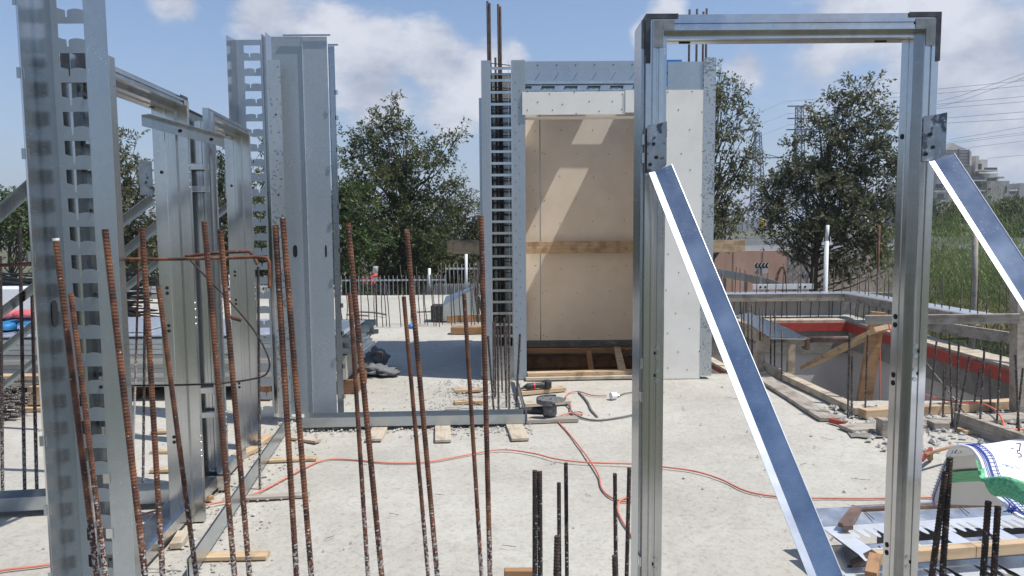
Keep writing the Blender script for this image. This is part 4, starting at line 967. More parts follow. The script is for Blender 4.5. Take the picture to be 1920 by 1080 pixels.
# far row on the slab
row = [642, 648, 676, 690, 701, 716, 723, 729, 750, 757, 769, 772, 786, 795, 800, 812, 816, 822, 828, 845, 851, 862, 870, 882, 888, 894]
for i, px in enumerate(row):
    yb = 604 + random.uniform(0, 10); b = G(px + 2, yb); t = P(px + random.uniform(-8, 2), random.choice([497, 500, 515, 530, 540, 528]), b.y)
    rebar(b, t, .008, 'rust_far', 'thin bar in the far row beyond the big shadow', 'far row of thin bars across the slab', rib=False, bend=(random.uniform(-.02, .02), 0, 0))
for i in range(22):
    px = 893 + random.uniform(0, 26); b = G(px + 4, 585 + random.uniform(0, 25)); t = P(px + random.uniform(-14, 6), 492 + random.uniform(0, 30), b.y)
    rebar(b, t, .008, 'rust_far', 'thin bar in the dense bunch left of the cabin', 'dense bunch of thin bars left of the cabin', rib=False, bend=(random.uniform(-.03, .03), 0, 0))
for i in range(8):
    px = 225 + i * 52 + random.uniform(-14, 14); b = G(px, 585 + random.uniform(-8, 14)); t = P(px, 505 + random.uniform(0, 30), b.y)
    rebar(b, t, .008, 'rust_far', 'thin bar standing far back on the left part of the slab', 'far thin bars on the left', rib=False)
# bent horizontal bars
def path_obj(name, pts, r, m, label, cat, group=None, n=8, sm=6):
    """smooth tube through points (Catmull-Rom)"""
    pts = [Vector(p) for p in pts]; q = []
    for i in range(len(pts) - 1):
        p0 = pts[max(i - 1, 0)]; p1 = pts[i]; p2 = pts[i + 1]; p3 = pts[min(i + 2, len(pts) - 1)]
        for k in range(sm):
            t = k / sm; q.append(.5 * ((2 * p1) + (p2 - p0) * t + (2 * p0 - 5 * p1 + 4 * p2 - p3) * t * t + (3 * p1 - 3 * p2 + p3 - p0) * t ** 3))
    q.append(pts[-1]); return single(name, MB().tube(q, r, n), m, label, cat, group, smooth=True)
d = 3.1
path_obj('bent_rebar', [P(-40, 500, d), P(60, 494, d), P(135, 491, d), P(180, 489, 3.15)], .0075, 'rust', 'rusty horizontal bar at the left edge of the photo', 'rebar')
path_obj('bent_rebar', [P(212, 486, 3.0), P(300, 486, 3.0), P(420, 484, 3.0), P(488, 482, 3.0), P(503, 488, 3.0), P(505, 505, 3.0), P(505, 540, 3.0)], .0068, 'rust', 'long rusty horizontal bar hooked down at its right end', 'rebar')
path_obj('bent_rebar', [P(348, 481, 3.1), P(400, 475, 3.1), P(455, 472, 3.1), P(470, 474, 3.1), P(483, 496, 3.1)], .0072, 'rust', 'short rusty bar lying over the long hooked one', 'rebar')
path_obj('wire_hoop', [P(353, 484, 3.2), P(392, 525, 3.2), P(440, 575, 3.2), P(480, 625, 3.2), P(503, 670, 3.2), P(503, 695, 3.2), P(485, 708, 3.2), P(420, 718, 3.2), P(330, 722, 3.2), P(235, 723, 3.2)], .0042, 'rust_dark', 'thin dark hoop bar curving in front of the second door frame', 'rebar')
path_obj('bent_rebar', [P(425, 593, 4.2), P(452, 600, 4.2)], .012, 'rust', 'short rusty stub between the crossing bars and the second jamb', 'rebar')
path_obj('fallen_rebar', [G(655, 584, .05), G(700, 586, .05), G(724, 590, .05)], .016, 'rust_dark', 'dark bar lying level behind the far row, upper one', 'rebar')
path_obj('fallen_rebar', [G(650, 590, .05), G(690, 592, .05)], .016, 'rust_dark', 'short dark bar lying behind the far row', 'rebar')
path_obj('fallen_rebar', [G(782, 585, .05), G(812, 584, .05)], .016, 'rust_dark', 'dark bar lying beside the black box', 'rebar')
path_obj('fallen_rebar', [G(1085, 735), G(1102, 754), G(1108, 768), G(1120, 782)], .011, 'rust_dark', 'dark offcut bar lying on the slab right of the angle grinder', 'rebar')

# ================================================================= DOOR FRAMES
PROF = [(0, .045), (0, .018), (.020, .018), (.020, 0), (.029, 0), (.0305, .005), (.0375, .005), (.039, 0), (.051, 0), (.051, .045), (.069, .045), (.069, .070), (.066, .072), (.066, .086), (.069, .088), (.069, .135), (0, .135), (0, .12)]
def door_frame(loc, rz, Wd, Hd, label, m='galv', corner=True, depth=1.0, dimples=True):
    rt = root('steel_door_frame', loc, rz, label, 'door frame', 'steel door frames')
    T = Matrix.Identity(4)
    pr = [(a, b * depth) for a, b in PROF]
    for side in (0, 1):
        w = MB(); X = (lambda a: a) if side == 0 else (lambda a: Wd - a)
        vs = [(X(a), b, 0) for a, b in pr] + [(X(a), b, Hd - a) for a, b in pr]; n_ = len(pr)
        w.add(vs, [(i, i + 1, i + 1 + n_, i + n_) for i in range(n_ - 1)]); j = part('jamb', w, m, rt, world=False, solid=.0025)
        if dimples:
            # knock-outs on the reveal and screw dimples on the front face
            w = MB()
            for z0 in (.45, 1.05, 1.25, 1.88):
                w.disc((X(.0695 + .0013), .105 * depth, z0), (1 if side == 0 else -1, 0, 0), .008, 10, .0012)
                if z0 < 1.3: w.disc((X(.0695 + .0013), .105 * depth, z0 + .028), (1 if side == 0 else -1, 0, 0), .008, 10, .0012)
            marks(j, w, 'hole', False)
            w = MB()
            for z0 in (.36, 1.08, 1.80):
                for q in range(4): 
                    w.disc((X(.043), 0, z0 + q * .033 + (.012 if q > 1 else 0)), (0, -1, 0), .0065, 10, .003)
            marks(j, w, 'screw', False)
            w = MB()
            for z0 in (.36, 1.08, 1.80):
                for q in (0, 1): w.disc((X(.030), .004, z0 + .018 + q * .075), (0, -1, 0), .0055, 8, .0032)
            marks(j, w, 'hole', False)
    w = MB(); n_ = len(pr); w.add([(a, b, Hd - a) for a, b in pr] + [(Wd - a, b, Hd - a) for a, b in pr], [(i, i + n_, i + 1 + n_, i + 1) for i in range(n_ - 1)])
    hd_ = part('header', w, m, rt, world=False, solid=.0025)
    w = MB()
    for x in (.12, Wd - .17): w.box(x, x + .035, .10 * depth, .11 * depth, Hd - .0720, Hd - .0705)
    marks(hd_, w, 'hole', False)
    if corner:
        for side in (0, 1):
            X = (lambda a: a) if side == 0 else (lambda a: Wd - a)
            def bx(w, a0, a1, y0, y1, z0, z1): w.box(min(X(a0), X(a1)), max(X(a0), X(a1)), y0, y1, z0, z1)
            w = MB(); bx(w, .0205, .0505, -.0035, -.0018, Hd - .105, Hd - .0205); bx(w, .0510, .085, -.0035, -.0018, Hd - .0500, Hd - .0205); part('corner_patch', w, 'weld_paint', rt, world=False)
            w = MB(); bx(w, -.003, .0125, .0085, .0105, Hd - .15, Hd + .003); bx(w, .0127, .10, .0085, .0105, Hd - .0120, Hd + .003); bx(w, -.003, -.0015, .0108, .10, Hd - .12, Hd + .002); part('corner_paint', w, 'weld_dark', rt, world=False)
    return rt
HF = 2.285
tl = P(1214, 26, 2.43); tr = P(1767, 30, 2.43)
big = door_frame((tl.x, 2.43, 0), math.atan2(0, 1), tr.x - tl.x, tl.z, 'large galvanised steel door frame standing in the right foreground', dimples=True, depth=.80)
# companion stud left of the left jamb
st = root('side_stud', (tl.x - .03, 2.5, 0), 0, 'narrow dark steel stud standing against the left jamb of the large door frame', 'stud')
zt = P(1205, 44, 2.5).z; xa = P(1197, 420, 2.5).x; xb = tl.x - .004
w = MB(); w.add([(xb, 2.46, 0), (xa, 2.46, 0), (xa, 2.60, 0), (xb, 2.60, 0), (xb, 2.46, zt), (xa, 2.46, zt), (xa, 2.60, zt), (xb, 2.60, zt)], [(0, 1, 5, 4), (1, 2, 6, 5), (2, 3, 7, 6)])
part('channel', w, 'galv_dark', st, solid=.0025)
for py in (263, 297, 680, 742, 1050):
    p = P(1205, py, 2.45); w = MB().box(xa, xb, 2.435, 2.457, p.z - .017, p.z + .017); part('bracket', w, 'galv', st, bevel=.002)
w = MB().box(xa - .002, xb, 2.457, 2.4588, zt - .09, zt); part('corner_paint', w, 'weld_paint', st)

# braces: L-section with flattened ends
def brace(a, b, wl, wr, ax_r, ax_l, label, m='galv_brace', plate=None, name='diagonal_brace', plate_px=None):
    """L angle from a to b; flanges go from the fold along ax_l and ax_r"""
    a = Vector(a); b = Vector(b); x = (b - a).normalized()
    def orth(v): v = Vector(v); v = v - x * v.dot(x); return v.normalized()
    rt = root(name, (b.x, b.y, max(0, min(a.z, b.z))), 0, label, 'brace', 'diagonal steel braces')
    L_ = orth(ax_l) * wl; R_ = orth(ax_r) * wr
    w = MB().add([a, b, b + L_, a + L_], [(0, 1, 2, 3)]); part('flange', w, 'galv_edge' if m == 'galv_brace' else m, rt, solid=.002)
    w = MB().add([a, b, b + R_, a + R_], [(0, 1, 2, 3)])
    o = part('flange', w, m, rt, solid=.002)
    if m == 'galv_brace':
        nn = L_.cross(R_).normalized(); nn = nn if nn.y < 0 else -nn; nn = R_.cross(x).normalized(); nn = nn if nn.z > 0 else -nn
        q = MB(); c0 = a + R_ * .46 + nn * .0016; c1 = b + R_ * .46 + nn * .0016; q.beam(a + R_ * .995 + nn * .001, b + R_ * .995 + nn * .001, .0012, .0018); marks(o, q, 'galv_edge')
    return rt
def gusset(rt, x0, x1, y0, y1, d, m='galv_speck2'):
    a = P(x0, y1, d); b = P(x1, y0, d); xm = a.x + (b.x - a.x) * .55
    w = MB().add([(a.x, d, a.z), (xm, d, a.z), (xm, d, b.z - .0), (a.x, d, b.z - .004)], [(0, 1, 2, 3)])
    w.add([(xm, d, a.z), (b.x, d - .012, a.z + .02), (b.x, d - .012, b.z + .006), (xm, d, b.z)], [(0, 1, 2, 3)])
    o = part('end_plate', w, m, rt)
    h = MB()
    for (u, v) in ((.42, .58), (.60, .30), (.2, .15)): 
        h.disc((a.x + (b.x - a.x) * u * .8, d - .0015, a.z + (b.z - a.z) * v), (0, -1, 0), .006, 8, .002)
    marks(o, h, 'hole')
fa = P(1228, 322, 2.38); slope = (fa, P(1531, 1080, 1.70))
v = (slope[1] - slope[0]); k = fa.z / (-v.z) ; e1 = fa + v * ((fa.z - .0) / -v.z)
b1 = brace(fa, e1, .020, .056, (.8, 0, .62), (-1, 0, 0), 'long shiny brace running down to the right from the left jamb')
gusset(b1, 1213, 1249, 232, 322, 2.405)
fb = P(1752, 302, 2.38); e2 = fb + v * (fb.z / -v.z)
b2 = brace(fb, e2, .018, .060, (.8, 0, .62), (-1, 0, 0), 'shiny brace running out of frame from the right jamb')
gusset(b2, 1729, 1772, 215, 302, 2.405)

# left wall frames
wa_ = math.atan2(.998, -.06)
f1 = door_frame((P(181, 420, 2.93).x, 2.93, 0), wa_, 1.06, 2.27, 'galvanised door frame seen edge-on behind the left notched column', depth=1.25)
f2o = P(406, 420, 4.42)
f2 = door_frame((f2o.x, 4.42, 0), math.atan2(.994, -.105), .93, 2.285, 'smaller-looking door frame further along the left wall', depth=1.2, corner=False)
# clips in the open back of the near jamb of frame 2
f2m = f2.matrix_basis
for z in (1.93, 1.80, .60, .45, .05):
    w = MB().box(-.006, .02, .03, .14, z, z + .035); part('clip', w, 'galv', f2, world=False, bevel=.002)
# lintel angle across the frames
a = P(266, 226, 3.55); b = P(420, 268, 4.22)
rt = root('angle_rail', ((a.x + b.x) / 2, (a.y + b.y) / 2, a.z), 0, 'grey angle rail fixed across the two left door frames near their tops', 'rail')
w = MB().add([a + Vector((0, 0, -.025)), b + Vector((0, 0, -.025)), b + Vector((0, 0, .025)), a + Vector((0, 0, .025))], [(0, 1, 2, 3)]); fc_ = part('face', w, 'galv_dark', rt, solid=.0025)
w = MB().add([a + Vector((0, 0, .026)), b + Vector((0, 0, .026)), b + Vector((.04, 0, .030)), a + Vector((.04, 0, .030))], [(0, 1, 2, 3)]); part('top_flange', w, 'galv', rt, solid=.0025)
w = MB()
for t in (.42, .82): p = a.lerp(b, t); w.disc(p + Vector((.004, -.004, .0)), (.4, -1, 0), .008, 8, .002)
marks(fc_, w, 'hole')
# back braces of the left frames
for (x0, y0, d0, x1, y1, d1, lb, pl) in [
    (118, 285, 3.05, -40, 425, 3.2, 'grey brace at the upper left edge, highest of the left braces', None),
    (283, 366, 3.98, -60, 625, 4.4, 'grey brace dropping left from the far jamb of the first left frame', (263, 284, 302, 366, 3.99)),
    (349, 372, 4.5, -60, 700, 4.9, 'grey brace dropping left from the near jamb of the second frame', (342, 350, 315, 372, 4.52)),
    (437, 372, 5.4, -60, 770, 6.0, 'grey brace dropping left from the far jamb of the second frame', (423, 437, 322, 372, 5.41))]:
    a = P(x0, y0, d0); b = P(x1, y1, d1)
    o = brace(a, b, .045, .05, (0, 0, -1), (0, -1, -.2), lb, m='galv_dark')
    if pl:
        q0 = P(pl[0], pl[3], pl[4]); q1 = P(pl[1], pl[2], pl[4]); w = MB().box(q0.x, q1.x, pl[4], pl[4] + .003, q0.z, q1.z); part('end_plate', w, 'galv_speck2', o)

# ================================================================= NOTCHED COLUMNS
def clip_tabs(rt, pts, m):
    for p in pts: part('tab', MB().box(p[0] - .012, p[0] + .012, p[1] - .002, p[1] + .002, p[2] - .018, p[2] + .018), m, rt)
def big_column():
    d = 2.56; xl = P(58, 420, d).x; xr = P(219, 420, d).x
    rt = root('notched_column', (xl + .15, 2.65, 0), 0, 'tall notched steel column standing closest at the left, cut by the top edge', 'column', 'notched steel columns')
    H_ = 3.15
    # left side plate going back
    xf = P(117, 420, d + .21).x
    w = MB().add([(xl, d, 0), (xf, d + .21, 0), (xf, d + .21, H_), (xl, d, H_)], [(0, 1, 2, 3)]); part('side_plate', w, 'galv_dark', rt, solid=.002)
    w = MB().add([(xl, d, 0), (xl - .012, d + .01, 0), (xl - .012, d + .01, H_), (xl, d, H_)], [(0, 1, 2, 3)]); part('side_lip', w, 'galv', rt, solid=.0015)
    # slotted web
    xe = P(180, 420, d + .21).x + .03; WW = xe - xf
    holes = []; z = .08; pit = .1045
    while z + .07 < H_:
        if z > 2.30 and z < 2.36: z += pit; continue
        holes.append(notched(.025, WW - .035, z, z + .058)); z += pit
    w = plate_mb(WW, H_, holes, place((xf, d + .21, 0))); sw_ = part('slotted_web', w, 'galv_soft', rt, solid=.002)
    # front flange and return
    x0 = P(178, 420, d).x
    w = MB().add([(x0, d, 0), (xr, d, 0), (xr, d, H_), (x0, d, H_)], [(0, 1, 2, 3)]); part('front_flange', w, 'galv_blue', rt, solid=.002)
    # tabs and slot
    w = MB(); w.disc((xl + .06, d + .085, P(98, 530, d).z), (.8, -.6, 0), .014, 12, .002)
    for z in (.35, .6, .85, 1.5, 1.85, 2.12, 2.36): clip_tabs(rt, [(xl - .012, d + .012, z)], 'galv_blue')
    for z in (.52, .72): clip_tabs(rt, [(x0 - .006, d - .003, z)], 'galv')
    w = MB()
    for z in (2.07, 1.66, 1.35, 1.0, .33): w.disc((xf + WW * .72, d + .207, z), (0, -1, 0), .006, 10, .002)
    marks(sw_, w, 'hole')
    # oval service slot
    w = MB(); c = Vector((xl + (xf - xl) * .55, d + .115, 1.29)); t = Vector(((xf - xl), .21, 0)).normalized(); nrm = Vector((t.y, -t.x, 0))
    pts = []
    for i in range(16):
        a = 2 * math.pi * i / 16; pts.append(c + nrm * .003 + t * .022 * math.cos(a) + Vector((0, 0, .030 * math.sin(a) + (.018 if math.sin(a) > 0 else -.018))))
    w.add(pts, [tuple(range(16))]); part('service_slot', w, 'hole', rt)
    # inner studs standing in the cavity
    s = root('inner_stud', (xf + .07, d + .33, 0), 0, 'dark steel stud standing inside the cavity of the left notched column', 'stud')
    y = d + .30; a0 = xf + .01
    w = MB().add([(a0, y, 0), (a0, y + .09, 0), (a0 + .12, y + .09, 0), (a0 + .12, y, 0), (a0, y, 2.25), (a0, y + .09, 2.25), (a0 + .12, y + .09, 2.25), (a0 + .12, y, 2.25)], [(0, 1, 5, 4), (1, 2, 6, 5), (2, 3, 7, 6)])
    part('channel', w, 'galv_dark', s, solid=.002)
    for z in (2.18, 1.93, 1.83, 1.0, .8): part('clip', MB().box(a0 + .03, a0 + .085, y + .02, y + .05, z - .016, z + .016), 'galv', s, bevel=.002)
    return rt
big_column()
def mid_column():
    d = 6.0; X = lambda px, dd=d: P(px, 420, dd).x; H_ = P(560, 68, d).z
    rt = root('notched_column', (X(560), d, 0), 0, 'tall wide steel column with plain grey face panels and a notched left side', 'column', 'notched steel columns')
    xj = X(577); x1 = X(519); x2 = X(622); x3 = X(634)
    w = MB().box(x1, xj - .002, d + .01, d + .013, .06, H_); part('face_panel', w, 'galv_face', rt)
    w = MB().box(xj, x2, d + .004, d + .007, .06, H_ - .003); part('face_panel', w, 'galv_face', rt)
    w = MB().box(xj - .004, xj + .0005, d - .003, d + .003, .06, H_ - .03); part('panel_seam', w, 'galv_bright', rt)
    w = MB().box(x1 + .1, x2 + .03, d - .012, d - .004, H_, H_ + .012); part('cap', w, 'galv_dark', rt)
    w = MB().box(x2 + .001, x3, d + .03, d + .033, .06, H_ - .07); part('edge_strip', w, 'galv_dark', rt)
    w = MB().box(x2 + .002, x3 + .03, d + .02, d + .028, H_ - .068, H_ - .055); part('cap', w, 'galv_dark', rt)
    for z in (2.65, 2.2, 1.75, 1.4, .95, .72, .45, .2, 2.45): clip_tabs(rt, [(x3 + .005, d + .032, z)], 'galv')
    for z in (2.5, 2.05, 1.6, 1.15, .5): clip_tabs(rt, [(x2 - .01, d - .001, z)], 'galv_blue')
    # speckled strip
    hs = P(510, 112, 5.9).z; a = P(511, 420, 5.9).x; b = P(535, 420, 5.9).x
    w = MB().box(a, b, 5.9, 5.903, .06, hs); w.box(a, a + .003, 5.904, 6.0, .06, hs); o = part('corner_strip', w, 'galv_speck', rt)
    w = MB(); h = MB()
    for i in range(16): w.disc((a + .06 + .02 * (i % 2), 5.9, .2 + i * .165), (0, -1, 0), .006, 8, .003)
    marks(o, w, 'screw')
    for i in range(4): h.disc((a + .055, 5.9, .6 + i * .62), (0, -1, 0), .008, 8, .002)
    marks(o, h, 'hole')
    w = MB().box(a - .045, a - .041, 5.92, 6.05, .06, H_); w.box(a - .024, a - .021, 5.95, 6.12, .06, H_ + .02); part('side_plate', w, 'galv', rt)
    # slotted web
    xa = P(455, 420, 6.1).x; xb = P(506, 420, 6.1).x; holes = []; z = .1
    while z + .09 < H_: holes.append(notched(.06, xb - xa - .03, z, z + .066, flip=int(z * 10) % 2 == 0)); z += .1195
    w = plate_mb(xb - xa, H_, holes, place((xa, 6.1, 0))); part('slotted_web', w, 'galv_soft', rt, solid=.002)
    w = MB().add([(xa, 6.1, 0), (xa - .02, 5.95, 0), (xa - .02, 5.95, H_), (xa, 6.1, H_)], [(0, 1, 2, 3)]); part('side_lip', w, 'galv', rt, solid=.002)
    # oval holes
    for px in (553, 611):
        c = P(px, 471, d); w = MB(); wd = .018 if px == 553 else .008; yy = d + (.0085 if px == 553 else .0025)
        w.add([(c.x + wd * math.cos(2 * math.pi * i / 14), yy, c.z + .03 * math.sin(2 * math.pi * i / 14) + (.02 if math.sin(2 * math.pi * i / 14) > 0 else -.02)) for i in range(14)], [tuple(range(14))]); part('service_slot', w, 'hole', rt)
mid_column()

# ================================================================= FLOOR TRACKS
def track(a, b, w_, h, label, m='galv_blue', t=.003, z0=.025, lip=.03):
    a = Vector(a); b = Vector(b); a.z = b.z = z0; x = (b - a).normalized(); y = Vector((-x.y, x.x, 0))
    T = Matrix(((x.x, y.x, 0, a.x), (x.y, y.y, 0, a.y), (0, 0, 1, z0), (0, 0, 0, 1))); L_ = (b - a).length
    rt = root('floor_track', (a + b) / 2, 0, label, 'track', 'steel floor tracks')
    part('web', MB().box(0, L_, 0, w_, 0, t, T), m, rt)
    part('front_flange', MB().box(0, L_, 0, t, t + .0005, h, T), m, rt)
    part('rear_flange', MB().box(0, L_, w_ - t, w_, t + .0005, h, T), m, rt)
    return rt
a = G(562, 808); b = G(984, 800)
track(a, b, .17, .075, 'long steel floor track running from the tall column to the cabin corner')
a = G(986, 797); b = Vector((P(960, 420, 7.55).x + .02, 7.5, 0))
track(b, a, .012, .07, 'short steel track running back from the corner to the cabin column', m='galv_blue')
a = G(352, 1100); b = G(536, 814)
track(b, a, .012, .10, 'long angled floor track on the right side of the left wall', m='galv_blue')
w = MB(); aa = Vector(a); bb = Vector(b); sx = (bb - aa).normalized(); nn = Vector((-sx.y, sx.x, 0))
a = G(262, 1085); b = G(462, 862)
track(a, b, .15, .065, 'floor track under the two left door frames', m='galv')
a = G(385, 925); b = G(430, 920)
track(a + Vector((-.02, 0, 0)), b, .11, .07, 'short cross track between the two long left tracks', m='galv')
a = G(-60, 972); b = G(318, 950)
track(a, b, .14, .075, 'cross track lying at the left edge behind the notched column', m='galv_blue')

# shims and offcut planks: px corners given as ends of the centre line
SH = [(545, 822, 597, 830, .07, .02, 'wood_pale', 'short pale shim under the corner of the tall column'),
 (505, 866, 594, 862, .06, .018, 'wood_new', 'thin pine shim right of the long angled track'),
 (462, 936, 580, 931, .055, .018, 'wood_grey', 'long grey shim where the red cord crosses the angled track'),
 (368, 1048, 503, 1045, .07, .02, 'wood_new', 'pale pine offcut at the bottom beside the angled track'),
 (700, 828, 712, 806, .12, .02, 'wood_pale', 'square offcut sticking out under the track, left one'),
 (831, 830, 830, 800, .12, .02, 'wood_pale', 'square offcut sticking out under the track, middle one'),
 (976, 827, 962, 795, .13, .02, 'wood_pale', 'square offcut sticking out under the track corner'),
 (852, 735, 905, 733, .09, .025, 'wood_new', 'small pine offcut on the gravel, farther of two left of the cabin column'),
 (852, 757, 905, 755, .09, .025, 'wood_new', 'small pine offcut on the gravel, nearer of two left of the cabin column'),
 (835, 770, 862, 769, .08, .02, 'wood_grey', 'small grey offcut just behind the long track'),
 (983, 762, 1068, 756, .09, .03, 'wood_pale', 'pine offcut behind the angle grinder'),
 (985, 792, 1083, 789, .10, .03, 'wood_grey', 'flat board under the angle grinder'),
 (975, 740, 1058, 732, .10, .035, 'wood_new', 'pine offcut under the black cordless tool'),
 (283, 850, 322, 849, .05, .02, 'wood_new', 'small shim left of the first jamb, farther one'),
 (283, 885, 380, 882, .05, .02, 'wood_new', 'small shim left of the first jamb, nearer one'),
 (300, 966, 395, 935, .07, .025, 'wood_brown', 'tilted pine shim at the foot of the first jamb'),
 (440, 862, 480, 845, .07, .03, 'wood_new', 'shim wedged under the inner left track'),
 (478, 838, 500, 822, .10, .03, 'wood_new', 'shim under the foot of the second door frame'),
 (330, 1030, 345, 1005, .06, .03, 'wood_pale', 'small chip of wood at the bottom of the left wall'),
 (285, 812, 320, 811, .06, .02, 'wood_new', 'small shim in the left shadow'),
 (655, 480 + 100, 645, 575, .05, .02, 'wood_pale', 'pale scrap at the far left of the far row')]
for (x0, y0, x1, y1, w_, h, m, lb) in SH[:-1]:
    a = G(x0, y0); b = G(x1, y1); a.z = b.z = .002; plank(a, b, w_, h, m, lb, 'wood offcuts on the slab')
# boards in front of the cabin opening
a = G(985, 712); b = G(1192, 708); a.z = b.z = .003
plank(a, b, .14, .03, 'wood_pale', 'long board along the cabin sill, lower one', 'boards at the cabin sill')
a = Vector((a.x + .02, a.y + .03, .036)); b = Vector((b.x, b.y + .05, .036))
plank(a, b, .10, .035, 'wood_new', 'long board along the cabin sill, upper one', 'boards at the cabin sill')
plank((-.9, 10.9, .003), (.0, 10.9, .003), .2, .10, 'wood_brown', 'brown timber lying behind the galvanised box', None)

# ================================================================= STONES
def stones(n, fn, smin, smax, name, label):
    V = []; Fc = []; base = [(1, 0, 0), (-1, 0, 0), (0, 1, 0), (0, -1, 0), (0, 0, 1), (0, 0, -1)]; fs = [(0, 2, 4), (2, 1, 4), (1, 3, 4), (3, 0, 4), (2, 0, 5), (1, 2, 5), (3, 1, 5), (0, 3, 5)]
    mb = MB()
    for i in range(n):
        x, y = fn(); s = smin + (smax - smin) * random.random() ** 2.5; o = len(mb.v); an = random.uniform(0, 6.28); ca, sa = math.cos(an), math.sin(an)
        for (a, b, c) in base:
            a2 = a * random.uniform(.7, 1.3) * s; b2 = b * random.uniform(.6, 1.1) * s; c2 = c * random.uniform(.4, .8) * s
            mb.v.append(Vector((x + a2 * ca - b2 * sa + random.uniform(-.2, .2) * s, y + a2 * sa + b2 * ca, c2 + s * .2)))
        mb.f += [tuple(q + o for q in f) for f in fs]
    o = mesh_obj(name, mb.v, mb.f, 'stone'); tag(o, label, 'gravel', kind='stuff')
def near_track():
    k = random.random()
    if k < .35: return (random.uniform(-1.75, .15), 5.9 + random.gauss(0, .16) - .05)
    if k < .6: return (random.uniform(-.75, .1), random.uniform(6.1, 7.6))
    if k < .8:
        y = random.uniform(3.3, 6.1); return (-1.033 - .123 * y + random.gauss(-.1, .17), y)
    if k < .9: return (random.uniform(-2.6, 0), random.uniform(5.9, 7.6))
    return (random.uniform(-6, 3), random.uniform(3, 12))
stones(4200, near_track, .003, .016, 'rubble', 'loose crushed stone along the floor tracks')
stones(1500, lambda: (random.uniform(2.6, 5.6), random.uniform(5.0, 6.4)), .006, .035, 'gravel_strip', 'grey crushed stone between the boards and the pit at the right')

DB = [((437, 915), (462, 913)), ((815, 926), (833, 928)), ((1595, 897), (1632, 900)), ((1280, 762), (1284, 770)), ((1500, 871), (1512, 868)), ((1360, 744), (1395, 750)), ((1540, 820), (1562, 825)), ((942, 1022), (968, 1025)), ((1490, 975), (1500, 985)), ((1098, 926), (1108, 930)), ((730, 962), (748, 965)), ((610, 1010), (628, 1004))]
for i, (p, q) in enumerate(DB):
    single('tie_wire', MB().tube([G(*p, .004), G((p[0] + q[0]) / 2, (p[1] + q[1]) / 2, .010), G(*q, .004)], .0016, 4), 'rust_dark', 'bit of tie wire lying on the slab', 'wire', 'bits of tie wire on the slab')
stones(240, lambda: (random.uniform(-2.5, 3.2), random.uniform(2.6, 7.0)), .003, .011, 'grit', 'loose grit scattered over the open slab')
# ================================================================= CORDS
def gp(l, z=.007): return [G(x, y, z) for x, y in l]
path_obj('extension_cord', gp([(1760, 932), (1660, 934), (1550, 934), (1460, 931), (1400, 921), (1350, 898), (1300, 883), (1240, 875), (1190, 870), (1100, 867), (1040, 860), (1000, 850), (940, 843), (880, 852), (800, 866), (730, 868), (660, 862), (610, 862), (570, 878), (520, 905), (470, 928), (400, 944), (330, 953), (265, 966), (180, 1020), (105, 1055), (0, 1070), (-80, 1090)]), .0058, 'pink_cord', 'long red extension cord snaking right across the slab', 'cord', sm=8)
path_obj('extension_cord', gp([(1138, 742), (1110, 741), (1085, 734), (1068, 736), (1061, 745), (1070, 760), (1069, 772), (1078, 777), (1092, 776), (1086, 772), (1070, 774), (1045, 782), (1048, 792), (1066, 812), (1085, 835), (1105, 862), (1122, 890), (1128, 915), (1145, 932), (1170, 940), (1200, 940)]), .0058, 'pink_cord', 'second red cord looping past the angle grinder to the door frame', 'cord', sm=8)
path_obj('extension_cord', gp([(1215, 928), (1180, 931), (1162, 940), (1158, 955), (1166, 975), (1185, 1005), (1210, 1040)]), .0058, 'pink_cord', 'red cord curling at the foot of the left jamb', 'cord', sm=8)
path_obj('tool_cable', gp([(1058, 754), (1068, 762), (1072, 772), (1090, 783), (1120, 788), (1160, 783), (1195, 776), (1240, 768)]), .008, 'grey_cord', 'grey cable of the angle grinder', 'cord', sm=8)
path_obj('tool_cable', gp([(1158, 744), (1170, 738), (1195, 735), (1230, 736)]), .006, 'grey_cord', 'grey cable leaving the white plug', 'cord')
c = G(1152, 742, .03); rt = root('plug', (c.x, c.y, 0), 0, 'round white plug lying on the slab right of the cabin sill', 'plug')
part('body', MB().tube([c + Vector((-.035, -.01, 0)), c + Vector((.02, .01, 0))], [.034, .03], 14), 'white_pl', rt, bevel=.004)
w = MB(); 
for s in (-1, 1): w.tube([c + Vector((.02, .01 + s * .01, 0)), c + Vector((.045, .02 + s * .01, 0))], .004, 6)
part('pins', w, 'screw', rt)

